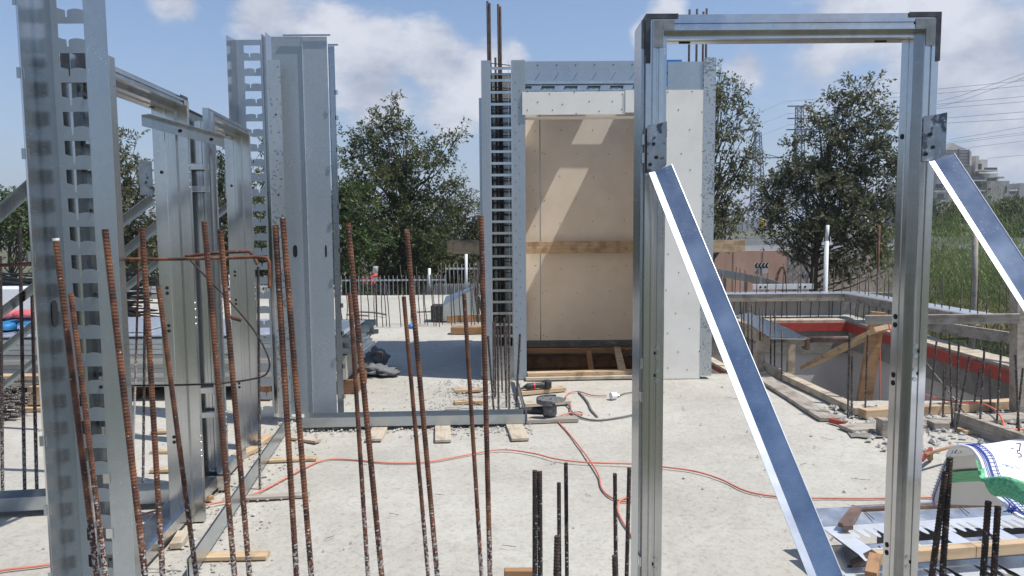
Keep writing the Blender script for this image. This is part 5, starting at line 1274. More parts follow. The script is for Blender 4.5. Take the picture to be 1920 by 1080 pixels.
# angle grinder
def grinder():
    c = G(1030, 787); c.z = .032; s = 1.0
    rt = root('angle_grinder', c, 0, 'dusty angle grinder lying disc-up on a board', 'angle grinder')
    p = lambda x, y, z: (x, y, z)
    part('gear_head', MB().tube([p(0, 0, .0), p(0, 0, .02), p(0, 0, .075), p(0, 0, .10)], [.05, .062, .062, .05], 18), 'tool_grey', rt, world=False, smooth=False, bevel=.004)
    part('neck', MB().tube([p(0, 0, .1), p(0, 0, .125)], .045, 18), 'tool_grey', rt, world=False)
    part('disc', MB().tube([p(.02, 0, .135), p(.02, 0, .138)], .115, 32), 'tool_grey', rt, world=False)
    part('flange_nut', MB().tube([p(.02, 0, .139), p(.02, 0, .15)], [.018, .012], 6), 'screw', rt, world=False)
    w = MB()
    def gd(u, v):
        a = R(70) + u * R(200); r = .125; return (.02 + r * math.cos(a), r * math.sin(a), .115 + v * .035)
    w.grid(gd, 20, 1)
    def gd2(u, v):
        a = R(70) + u * R(200); r = .125 - v * .05; return (.02 + r * math.cos(a), r * math.sin(a), .112)
    w.grid(gd2, 20, 1); part('guard', w, 'tool_grey', rt, world=False, solid=.003)
    part('motor_body', MB().tube([p(-.05, 0, .045), p(-.12, 0, .045), p(-.2, .0, .043), p(-.25, 0, .042)], [.035, .033, .025, .028], 14), 'black', rt, world=False, smooth=True)
    part('end_cap', MB().tube([p(-.25, 0, .042), p(-.28, 0, .042)], [.033, .033], 14), 'tool_grey', rt, world=False)
    part('side_handle', MB().tube([p(0, .06, .05), p(-.01, .12, .05)], [.012, .016], 10), 'black', rt, world=False)
grinder()
def drill():
    c = G(1008, 738); c.z = .036
    rt = root('cordless_tool', c, R(18), 'black cordless tool with a red ring lying on a pine offcut', 'power tool')
    part('body', MB().tube([(-.14, 0, .035), (-.10, 0, .04), (-.04, 0, .042), (.04, 0, .042), (.08, 0, .045)], [.012, .030, .028, .026, .034], 14), 'black', rt, world=False, smooth=True)
    part('ring', MB().tube([(-.045, 0, .042), (-.03, 0, .042)], .031, 14), 'red_pl', rt, world=False)
    part('battery', MB().box(.07, .13, -.04, .04, .01, .085), 'black', rt, world=False, bevel=.01)
    part('head', MB().tube([(-.13, 0, .035), (-.16, .02, .02), (-.18, .03, .01)], [.016, .010, .004], 8), 'tool_grey', rt, world=False, smooth=True)
drill()

# ================================================================= LEFT STACK
def stack():
    y0, y1 = 6.75, 8.2; xl = -5.6; xr = P(660, 700, 6.9).x
    for i, x in enumerate((-5.2, -3.6, -2.3)):
        plank((x, y0, .0), (x, y1, .0), .14, .13, 'wood_dark', ['dark sleeper under the left end of the metal stack', 'dark sleeper under the middle of the metal stack', 'dark sleeper under the right end of the metal stack'][i], 'dark sleepers under the metal stack')
    mb = MB()
    for k in range(7): mb.box(xl + random.uniform(0, .1), xr - .16 + random.uniform(-.03, .03), y0 + .02 + random.uniform(0, .02), y1 - .1, .131 + k * .042, .131 + k * .042 + .039)
    mb.box(xl, xr - .2, y0 + .05, y1 - .12, .13, .42)
    single('panel_stack', mb, 'chan', 'stack of cream flat panels lying on dark sleepers at the left', 'panel stack')
    rt = root('stud_bundle', ((xl + xr) / 2, 7.4, .43), 0, 'bundle of galvanised studs lying on the cream panels', 'stud bundle')
    for j in range(26):
        y = y0 + .03 + j * .052; 
        for k in range(3):
            z = .43 + k * .048; xo = random.uniform(-.12, .06)
            w = MB(); w.box(xl, xr + xo, y, y + .048, z, z + .003); w.box(xl, xr + xo, y, y + .002, z + .0035, z + .044); w.box(xl, xr + xo, y + .046, y + .048, z + .0035, z + .044)
            part('stud', w, 'galv_blue', rt)
    rt = root('sheet_stack', (-3.2, 7.4, .58), 0, 'flat blue-grey zinc sheets lying on top of the stud bundle', 'sheet stack')
    for (xa, xb, ya, yb, z) in [(-5.4, -2.6, 6.85, 8.0, .585), (-3.3, -2.2, 6.95, 7.9, .60), (-2.55, xr - .05, 6.8, 7.8, .59), (-4.6, -3.5, 7.0, 8.1, .605)]:
        part('sheet', MB().box(xa, xb, ya, yb, z, z + .012), 'galv_bright', rt)
stack()
# extra stepped bundle end right of the column
rt = root('sheet_bundle', (P(655, 640, 7.2).x, 7.2, .0), 0, 'short bundle of notched zinc sheets poking out behind the tall column', 'sheet stack')
for k in range(7):
    z = .62 - k * .035; p = P(645 + k * 6, 600, 7.0); part('sheet', MB().box(p.x - .45, p.x, 6.95 + k * .01, 7.6, z - .03, z), 'galv_blue', rt)
w = MB().box(-2.1, P(650, 690, 7).x, 6.98, 7.5, .14, .37); part('lower_pack', w, 'chan', rt)
w = MB().box(-2.1, P(668, 690, 7).x, 7.0, 7.5, .0, .13); part('bearer', w, 'wood_dark', rt)
# white wrapped pack and sacks at the left edge
def left_pack():
    d = 7.6; rt = root('wrapped_pack', (P(30, 600, d).x, d, .62), 0, 'white ribbed sheet pack on the metal stack at the left edge', 'pack')
    w = MB(); a = P(-60, 610, d); b = P(72, 566, d)
    for i in range(10):
        z0 = .74 + i * .022; w.box(a.x - .3, b.x - i * .004, d - .02 + i * .02, d + .6, z0, z0 + .020)
    part('sheets', w, 'white_wrap', rt)
    p = P(36, 620, 7.2)
    for (x0, x1, z0, z1, m, lb, nm) in [(P(28, 600, 7.1).x, P(80, 600, 7.1).x, .605, .70, 'label_blue', 'blue printed sack lying on the stack beside the column', 'sack'), (P(28, 600, 7.25).x, P(80, 600, 7.25).x, .715, .79, 'label_red', 'faded red printed sack lying on top of the blue one', 'sack'),
                                        (P(-50, 600, 7.1).x, P(20, 600, 7.1).x, .605, .69, 'label_blue', 'dark blue sack at the very left edge of the stack', 'sack'), (P(-60, 600, 7.2).x, P(6, 600, 7.2).x, .70, .78, 'label_red', 'red sack at the very left edge under the white pack', 'sack')]:
        y = 7.1 if 'blue' in m else 7.2
        cx = (x0 + x1) / 2; hx = (x1 - x0) / 2; hz = (z1 - z0) / 2; r_ = root(nm, (cx, y, z0), 0, lb, 'sack', 'printed sacks')
        w = MB()
        def sk(u, v):
            a = u * 2 * math.pi; b_ = (v - .5) * math.pi
            sx = math.copysign(abs(math.sin(b_)) ** .5, b_); cr_ = abs(math.cos(b_)) ** .35
            return (cx + hx * sx, y + .16 + .2 * math.copysign(abs(math.cos(a)) ** .6, math.cos(a)) * cr_, z0 + hz + hz * math.copysign(abs(math.sin(a)) ** .6, math.sin(a)) * cr_)
        w.grid(sk, 20, 14); part('bag', w, m, r_, smooth=True)
        if lb.startswith('blue'):
            writing('RIDOMAL', .05, 'white_pl', r_, (0.02, -.045, .03), (R(90), 0, 0), shear=.2)
left_pack()
# heaps of bars at the left
mb = MB()
for i in range(150):
    a = Vector((-7.2 + random.uniform(-.5, .3), 9.2 + random.uniform(0, .9), .35 + random.uniform(0, .75))); b = Vector((-4.9 + random.uniform(-.3, .4), 9.0 + random.uniform(0, .9), .35 + random.uniform(0, .7)))
    m_ = a.lerp(b, .5) + Vector((0, 0, random.uniform(-.04, .06))); mb.tube([a, m_, b], .012, 4)
single('bar_heap', mb, 'black', 'tangled heap of long black bars behind the white pack', 'bar heap', kind='stuff')
plank((-6.5, 9.5, 0), (-5.2, 9.5, 0), .6, .36, 'wood_dark', 'low dark timber bearer under the heap of black bars', None, name='bearer', cat='timber')
mb = MB()
for i in range(110):
    z = random.uniform(.01, .30); a = Vector((-5.6, 6.0 + random.uniform(0, .35), z)); b = Vector((P(40, 780, 6.2).x + random.uniform(-.12, .08) - z * .2, 6.0 + random.uniform(0, .35), z + random.uniform(-.01, .02)))
    mb.tube([a, b], .010, 5)
single('bar_bundle', mb, 'rust_dark', 'bundle of dark rusty bars on the slab at the left edge', 'bar bundle', kind='stuff')
a = P(-30, 735, 6.55); b = P(95, 733, 6.55)
plank((a.x, 6.55, .26), (b.x, 6.55, .26), .12, .035, 'wood_new', 'pine board lying over the block at the left edge', None)
plank((P(62, 755, 6.5).x, 6.5, .05), (P(95, 755, 6.5).x, 6.5, .05), .14, .16, 'wood_new', 'square pine block beside the rusty bundle', None, name='wood_block', cat='block')
plank((P(45, 765, 6.5).x, 6.48, .004), (P(100, 765, 6.5).x, 6.48, .004), .2, .03, 'wood_new', 'pine board under the square block', None)
# crumpled dark sack in the shadow
def crumple():
    rt = root('crumpled_sack', (G(700, 700).x, G(700, 700).y, 0), 0, 'crumpled dark grey sack lying in the big shadow', 'sack')
    blobs = [((672, 694), .16, .16, .13), ((708, 688), .13, .14, .20), ((700, 702), .22, .14, .10), ((728, 704), .12, .12, .07), ((655, 700), .14, .2, .12)]
    w = MB()
    for (q, rx, ry, rz) in blobs:
        c = G(*q)
        def f(u, v, c=c, rx=rx, ry=ry, rz=rz):
            a = u * 2 * math.pi; b = v * math.pi; p = Vector((math.cos(a) * math.sin(b), math.sin(a) * math.sin(b), math.cos(b)))
            s = 1 + .55 * mnoise.noise(p * 2.3 + c * 3) ; return (c.x + p.x * rx * s, c.y + p.y * ry * s, max(.003, (p.z * .5 + .5) * rz * s))
        w.grid(f, 22, 14)
    part('cloth', w, 'sack', rt, smooth=True)
    part('strap', MB().tube([P(700, 668, 7.7), P(708, 660, 7.7), P(716, 661, 7.7), P(717, 672, 7.7)], .015, 6), 'black', rt, smooth=True)
crumple()
# galvanised box with black open end
def gbox():
    d = 12.2; rt = root('metal_duct', (P(850, 600, d).x, d, 0), 0, 'galvanised duct box with a black open end on the far slab', 'duct')
    x0 = P(808, 600, d).x; x1 = P(830, 600, d).x; z1 = P(820, 574, d).z
    part('open_end', MB().box(x0, x1, d, d + .35, 0.01, z1), 'black', rt)
    w = MB(); xa, xb = x1 + .003, P(893, 600, 12.8).x
    w.add([(xa, d, .01), (xb, d + .7, .01), (xb, d + .7, .50), (xa, d, z1 + .005), (xa, d + .6, .01), (xb, d + 1.2, .01), (xb, d + 1.2, .52), (xa, d + .6, z1 + .1)], [(0, 1, 2, 3), (4, 7, 6, 5), (3, 2, 6, 7), (0, 3, 7, 4), (1, 5, 6, 2)])
    part('body', w, 'galv_blue', rt)
gbox()
a = G(838, 604); b = G(905, 602); plank((a.x, a.y, 0), (b.x, b.y, 0), .06, .11, 'wood_brown', 'brown board lying in front of the galvanised duct', None)
for (px, w_, lb) in [(682, .09, 'flattened blue bottle on the slab left of the far row'), (771, .05, 'small blue bottle by the foot of the far row')]:
    c = G(px, 612, .03); mb = MB().tube([c + Vector((-w_, 0, 0)), c + Vector((w_ * .5, 0, 0)), c + Vector((w_ * .8, 0, 0)), c + Vector((w_, 0, 0))], [.03, .032, .015, .012], 10); single('blue_bottle', mb, 'blue_pl', lb, 'bottle', 'blue bottles on the far slab', smooth=True)
# bottle upside down on a bar
def bottle():
    b = G(707, 612); d = b.y
    t0 = P(703, 532, d); rebar(b, P(704, 505, d), .013, 'rust_far', 'thicker dark bar that carries the upturned bottle', rib=False)
    rt = root('plastic_bottle', t0, 0, 'clear plastic bottle with a red label stuck upside down on a bar', 'bottle')
    k = d / F; h = 33 * k; bx = t0.x
    lev = lambda f: Vector((t0.x + .015 * f, d, t0.z + h * f))
    part('body', MB().tube([lev(0), lev(.08), lev(.32), lev(.36)], [.012, .014, .038, .04], 16), M['white_pl'] if False else 'bottle_pet', rt, smooth=True)
    part('label', MB().tube([lev(.362), lev(.60)], .0408, 16), 'red_pl', rt, smooth=True)
    part('base', MB().tube([lev(.602), lev(.9), lev(.97), lev(1)], [.04, .041, .038, .028], 16), 'bottle_pet', rt, smooth=True)
    w = MB(); 
    for i in range(5): w.beam(lev(.45 + .02 * (i % 2)) + Vector((-.028 + i * .012, -.042, 0)), lev(.52 - .02 * (i % 2)) + Vector((-.02 + i * .012, -.042, 0)), .002, .006)
    part('label_mark', w, 'white_pl', rt)
M['bottle_pet'] = mat('clear_pet', (.55, .57, .56), rough=.12, trans=.35)
bottle()

# ================================================================= RIGHT: PIT FORMWORK
# ring at slab level with red edge
rt = root('pit_edging', (4, 11.9, -.12), 0, 'timber edging with a red plastic face around the excavated pit', 'formwork')
w = MB().box(2.2, 5.42, 11.84, 12.1, -.005, .035); w.box(5.36, 5.62, 6.3, 11.838, -.004, .036); part('board', w, 'wood_pale', rt)
w = MB().box(2.2, 5.40, 11.81, 11.838, -.14, -.006); w.box(5.33, 5.358, 6.6, 11.808, -.14, -.006); part('red_strip', w, 'red_tape', rt)
w = MB().box(2.2, 5.40, 11.84, 11.88, -.50, -.142); w.box(5.36, 5.40, 6.6, 11.808, -.42, -.142); part('render_band', w, 'mortar', rt)
# front-left and front boards
a = G(1425, 688); b = G(1612, 778)
plank(a, b, .10, .06, 'wood_pale', 'long pale timber edging the near left side of the pit', 'pit edge boards')
a = G(1432, 712); b = G(1556, 790)
plank(a, b, .16, .03, 'wood_grey', 'flat dusty board lying on the slab beside the pit edge', 'pit edge boards')
a = G(1556, 788, .02); b = G(1584, 795, .02)
single('red_strip', MB().beam(a, b, .03, .035), 'red_tape', 'short red plastic strip at the end of the flat board', 'strip')
a = G(1616, 783); b = G(1930, 762)
plank(a, b, .10, .07, 'wood_new', 'pine timber along the front edge of the pit', 'pit edge boards')
a = G(1585, 808); b = G(1930, 784)
plank(a, b, .17, .03, 'wood_grey', 'long grey dusty board in front of the pit', 'pit edge boards')
a = G(1792, 800); b = G(1930, 850)
plank(a, b, .05, .12, 'wood_grey', 'grey timber on edge running toward the lower right', 'pit edge boards')
a = G(1800, 812); b = G(1890, 808)
plank(a, b, .10, .03, 'wood_new', 'short pine offcut behind the grey timber on edge', 'pit edge boards')
# left red beam
a = G(1325, 684); b = G(1440, 742)
rt = root('edge_beam', a, 0, 'short edge beam with a red face emerging behind the cabin corner', 'formwork')
w = MB().beam(G(1328, 672), G(1412, 720), .10, .03); part('board', w, 'wood_pale', rt)
w = MB().beam(G(1326, 678, -.06), G(1406, 724, -.06), .02, .09); part('red_strip', w, 'red_tape', rt)
w = MB().box(1.95, 2.9, 7.86, 7.9, -.9, -.012); w.box(2.02, 2.1, 7.9, 11.9, -1.2, -.012); part('soil_face', w, 'mortar', rt)
# upper ring
mb = MB().box(2.6, 5.6, 12.55, 12.62, .02, .31); struct('upstand', mb, 'conc_wall')
def upper_ring():
    zt = .42; rt = root('upper_formwork', (4.2, 12.4, .29), 0, 'raised timber formwork ring with a zinc strip along its top', 'formwork')
    yB = 12.25
    segs = [((3.2, yB), (5.55, yB)), ((5.55, yB), (5.95, 8.6)), ]
    # back arm
    part('board', MB().box(2.9, 5.5, yB, yB + .05, zt - .12, zt - .005), 'wood_grey', rt)
    part('top_strip', MB().box(2.9, 5.9, yB - .01, yB + .36, zt - .004, zt + .004), 'galv_bright', rt)
    # right arm
    aa = Vector((5.5, yB - .02, zt - .0625)); bb = Vector((5.78, 9.2, zt - .0625)); part('board', MB().beam(aa, bb, .05, .115), 'wood_grey', rt)
    aa2 = Vector((5.68, yB - .03, zt)); bb2 = Vector((5.96, 9.2, zt)); part('top_strip', MB().beam(aa2, bb2, .36, .008), 'galv_bright', rt)
    aa = Vector((5.9, yB, zt - .0625)); 
    # left arm plate
    p = [G(1380, 592, .42), G(1445, 636, .42), G(1512, 637, .42), G(1480, 618, .42), G(1405, 588, .42)]
    w = MB(); w.add(p + [q + Vector((0, 0, .012)) for q in p], [(4, 3, 2, 1, 0), (5, 6, 7, 8, 9)] + [(i, (i + 1) % 5, (i + 1) % 5 + 5, i + 5) for i in range(5)]); part('top_strip', w, 'galv', rt)
    w = MB().beam(G(1385, 612, .34), G(1441, 636, .34), .04, .15); part('board', w, 'wood_pale', rt)
    w = MB().beam(G(1478, 637, .37), G(1513, 643, .37), .04, .07); part('board', w, 'wood_grey', rt)
    for (x0, y0, x1, y1, z) in [(1424, 628, 1424, 697, .33), (1490, 648, 1482, 700, .33)]:
        b_ = G(x1, y1); t_ = Vector((b_.x, b_.y, z)); part('leg', MB().beam(b_, t_, .07, .06, up=(0, 1, 0)), 'wood_pale', rt)
    # far outer board, further strip at the right
    part('board', MB().beam(P(1740, 610, 9.2), P(1935, 640, 8.0), .04, .13), 'wood_grey', rt)
upper_ring()
mb = MB(); a = P(1412, 553, 13.0); b = P(1525, 551, 13.0); mb.box(a.x, b.x, 13.0, 13.04, .43, .52)
rt = root('white_rail', ((a.x + b.x) / 2, 13, .43), 0, 'white perforated rail lying on the back of the raised formwork', 'rail'); ro_ = part('rail', mb, 'white_metal', rt)
w = MB()
for t in (.12, .2, .78, .86): w.disc((a.x + (b.x - a.x) * t, 13.0, .47), (0, -1, 0), .02, 10, .003)
marks(ro_, w, 'hole')
# bars on the ring
for i in range(20):
    t = i / 19; x = 3.3 + 2.5 * t + random.uniform(-.05, .05)
    b_ = Vector((x, 12.42 + random.uniform(-.06, .06), .0)); rebar(b_, b_ + Vector((random.uniform(-.04, .04), 0, random.uniform(.72, .92))), .008, 'rust_far', 'thin bar passing up through the back of the raised formwork', 'bars through the back formwork', rib=False)
for i in range(24):
    t = i / 23; p = Vector((5.68, 12.2, 0)).lerp(Vector((6.02, 8.2, 0)), t)
    rebar(p, p + Vector((random.uniform(-.05, .05), 0, random.uniform(.68, .95))), .008, 'rust_far', 'thin bar passing up through the right side of the raised formwork', 'bars through the right formwork', rib=False)
for i, (px, pt, pb) in enumerate([(1390, 566, 640), (1396, 564, 600), (1410, 570, 612), (1425, 578, 615), (1432, 580, 690), (1445, 580, 692), (1452, 578, 690), (1465, 620, 712), (1402, 566, 590)]):
    d_ = G(px, max(pb, 690)).y; t = P(px + random.uniform(-2, 2), pt, d_); b_ = P(px, max(pb, 690), d_)
    rebar(b_, t, .009, 'rust_far', 'thin bar standing through the left arm of the raised formwork', 'bars through the left formwork', rib=False)
# bars by the front edge: explicit
FR = [(1593, 626, 1590, 780), (1598, 667, 1597, 782), (1627, 628, 1622, 780), (1756, 640, 1742, 780), (1770, 692, 1768, 783), (1780, 640, 1786, 800), (1772, 690, 1770, 772), (1798, 640, 1792, 795), (1818, 668, 1790, 812),
      (1837, 690, 1824, 768), (1846, 650, 1836, 815), (1855, 692, 1858, 772), (1878, 640, 1868, 810), (1904, 665, 1912, 835), (1918, 690, 1905, 812)]
for i, (x0, y0, x1, y1) in enumerate(FR):
    b_ = G(x1, y1); t = P(x0, y0, b_.y); rebar(b_ - Vector((0, 0, .02)), t, .010 if i < 2 else .008, 'rust_far', 'dusty bar standing along the near edge of the pit' if i > 2 else ['thick dark bar in front of the rusty pipe, left of two', 'shorter bar just right of the thick one by the rusty pipe', 'bar in front of the upright brown plank'][i], 'bars along the near edge of the pit', q=3)
a = P(1738, 682, 6.6); b = G(1838, 812); rebar(b, a, .008, 'rust_dark', 'dark bar leaning diagonally across the near edge of the pit', None, q=3)
# props
a = P(1500, 690, 8.6); b = P(1640, 618, 6.7)
plank(a, b, .045, .16, 'wood_new', 'orange-brown plank propped diagonally across the pit', None, up=(0, -1, .2), tilt=R(90))
a = P(1622, 762, 6.9); b = P(1646, 600, 6.85)
mb = MB().beam(P(1618, 765, 6.9), P(1646, 585, 6.85), .13, .045, up=(0, 1, 0)); single('upright_plank', mb, 'wood_brown', 'brown plank standing upright at the near right of the pit', 'plank')
a = P(1622, 608, 6.45); b = P(1912, 606, 6.0)
plank(a, b, .045, .15 * 6.2 / 6.2 * .52, 'wood_grey', 'weathered board running level behind the right jamb', None)
mb = MB().beam(P(1915, 745, 6.1) - Vector((0, 0, .4)), P(1912, 535, 6.1), .10, .10, up=(0, 1, 0)); single('timber_post', mb, 'wood_grey', 'grey timber post standing at the right edge', 'post')
mb = MB().tube([P(1512, 637, 7.6), P(1592, 636, 7.2)], .032, 12); single('steel_pipe', mb, 'brownsteel', 'rusty pipe lying level from the raised formwork', 'pipe', smooth=True)
mb = MB().box(P(1508, 640, 7.55).x, P(1516, 640, 7.55).x, 7.5, 7.62, P(1510, 655, 7.55).z, P(1510, 633, 7.55).z); single('clamp', mb, 'brownsteel', 'rusty clamp at the left end of the rusty pipe', 'clamp', bevel=.006)
path_obj('orange_cord', [P(1625, 600, 6.6), P(1640, 597, 6.55), P(1660, 598, 6.5), P(1672, 625, 6.45), P(1678, 645, 6.45)], .007, 'orange', 'orange cord draped over the level board', 'cord')
path_obj('orange_cord', [P(1650, 620, 6.9), P(1650, 700, 6.9), P(1649, 762, 6.9)], .006, 'orange', 'orange cord hanging straight down beside the upright plank', 'cord')
path_obj('orange_cord', gp([(1735, 740), (1760, 748), (1800, 754), (1840, 757), (1868, 770), (1882, 795), (1875, 808), (1866, 800), (1870, 806), (1930, 804)], .08), .007, 'orange', 'orange cord trailing along the near edge of the pit', 'cord')
# dug-out hole edge blocks
mb = MB()
c = G(1640, 815)
mb.grid(lambda u, v: (c.x + (u - .5) * .42 * (1 - .3 * v), c.y + (v - .3) * .26 + .03 * mnoise.noise(Vector((u * 6, v * 5, 0))), .006 - .001), 8, 5)
single('dark_hollow', mb, 'mortar', 'dark broken hollow in the slab under the grey board', 'hollow')
for (x0, x1, y0, y1, d, m, lb) in [(1653, 1672, 788, 828, 5.45, 'wood_grey', 'square grey block beside the hollow'), (1749, 1782, 793, 834, 5.6, 'wood_grey', 'splintered grey post stub right of the right jamb')]:
    a = P(x0, y1, d); b = P(x1, y0, d); mb = MB().box(a.x, b.x, d, d + .10, 0, b.z); single('post_stub', mb, m, lb, 'post stub', bevel=.006)
rt = root('low_formwork', (G(1740, 850).x, G(1740, 850).y, 0), 0, 'low timber frame with a red edge beside the white bag', 'formwork')
a = G(1735, 852, .12); b = G(1790, 836, .12); part('board', MB().beam(a, b, .02, .012), 'wood_brown', rt); part('red_strip', MB().beam(G(1728, 862, .06), G(1746, 842, .10), .02, .03), 'red_tape', rt)
part('leg', MB().beam(G(1744, 862), G(1744, 846, .12), .025, .025, up=(0, 1, 0)), 'wood_brown', rt)

# ================================================================= RIGHT FOREGROUND STACK
def wave_bay(x0, x1, z0, z1):
    """opening with curled teeth along its upper edge"""
    w = x1 - x0; h = z1 - z0; pts = [(0, 0), (1, 0), (1.02, .55)]
    for c in (.97, .64, .31):
        pts += [(c, .75), (c - .03, .95), (c - .08, 1.0), (c - .12, .86), (c - .14, .66), (c - .20, .52), (c - .27, .52), (c - .31, .62)]
    return [(x0 + a * w, z0 + b * h) for a, b in pts]
def floor_panel(TLp, TRp, BLp, z, label, mb_col='galv_bright', nb=6):
    A = G(*TLp, z); B = G(*TRp, z); D = G(*BLp, z)
    x = (B - A).normalized(); dpt = (D - A); y = (dpt - x * dpt.dot(x)); hgt = y.length; y = y.normalized(); nrm = y.cross(x)
    # local: X along the panel, Z from the near edge to the far edge
    T = Matrix((( x.x, nrm.x, -y.x, D.x), (x.y, nrm.y, -y.y, D.y), (x.z, nrm.z, -y.z, z), (0, 0, 0, 1)))
    L_ = 2.4; rt = root('slotted_panel', (D.x, D.y, 0), 0, label, 'steel panel', 'slotted steel panels in the right foreground')
    holes = []; u = .10; bay = .155
    while u + bay < L_: holes.append(wave_bay(u, u + bay, hgt * .24, hgt * .68)); u += bay + .085
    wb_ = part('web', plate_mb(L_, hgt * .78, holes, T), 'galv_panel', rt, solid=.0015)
    part('rear_flange', MB().add([(0, 0, hgt * .78), (L_, 0, hgt * .78), (L_, .05, hgt), (0, .05, hgt)], [(0, 1, 2, 3)], T), 'galv', rt, solid=.0015)
    part('end_flange', MB().add([(0, 0, 0), (0, 0, hgt * .78), (-.03, .03, hgt * .78), (-.03, .03, 0)], [(0, 1, 2, 3)], T), 'galv', rt, solid=.0015)
    w = MB(); 
    for i in range(5): w.add([(.28 + i * .5, .018, hgt * .80), (.284 + i * .5, .018, hgt * .80), (.264 + i * .5, .047, hgt * .97), (.26 + i * .5, .047, hgt * .97)], [(0, 1, 2, 3)], T)
    marks(wb_, w, 'hole')
    return rt
floor_panel((1600, 968), (1925, 948), (1622, 1052), .16, 'upper slotted steel panel lying under the rebars at the lower right')
floor_panel((1640, 1040), (1925, 1020), (1668, 1150), .10, 'lower slotted steel panel cut by the bottom edge at the right', nb=5)
mb = MB(); 
a = G(1605, 1062, .01); b = G(1960, 1050, .01); mb.box(1.80, 4.2, 3.04, 3.58, .005, .085)
single('panel_shade_block', mb, 'mortar', 'dark block added under the slotted panels to darken their openings', 'bearer')  # added block, its dark colour stands in for shade behind the panel openings
# brown primed angle frame behind the upper panel
rt = root('steel_cradle', G(1600, 960), 0, 'brown primed steel angle frame around the back of the slotted panel', 'cradle')
a = G(1606, 958, .19); b = G(1960, 940, .19); part('rear_bar', MB().beam(a, b, .05, .035), 'brownsteel', rt)
part('end_bar', MB().beam(G(1608, 952, .20), G(1582, 986, .19), .05, .02), 'brownsteel', rt); part('end_bar', MB().beam(G(1580, 988, .19), G(1598, 988, .19), .02, .02), 'brownsteel', rt)
part('foot_bar', MB().beam(G(1596, 1058, .12), G(1640, 1036, .18), .05, .012), 'brownsteel', rt)
a = G(1640, 1056, .17); b = G(1822, 1042, .17); plank(a, b, .045, .05, 'wood_new', 'left pine batten lying across the slotted panels', 'battens on the slotted panels')
a2 = G(1823, 1042, .17); b2 = G(1970, 1030, .17); plank(a2, b2, .045, .05, 'wood_new', 'right pine batten lying across the slotted panels', 'battens on the slotted panels')
a = G(1640, 1058, .17); b = G(1632, 1095, .17); plank(a, b, .045, .05, 'wood_brown', 'brown batten end turned toward the viewer at the lower right', 'battens on the slotted panels')
a = P(945, 1074, 2.2); b = P(1004, 1066, 2.2)
mb = MB().box(a.x, b.x, 2.2, 2.225, a.z - .25, (a.z + b.z) / 2); single('cardboard_box', mb, 'wood_brown', 'brown box edge at the bottom centre behind the stub bars', 'box', bevel=.004)
mb = MB(); p = P(1520, 1070, 3.3); p = G(1530, 1072); mb.add([(p.x, p.y, .01), (p.x + .1, p.y - .02, .01), (p.x + .09, p.y + .02, .09), (p.x + .02, p.y + .04, .08)], [(0, 1, 2, 3)]); single('zinc_scrap', mb, 'galv', 'small bent zinc scrap at the bottom beside the brace', 'scrap', solid=.002)

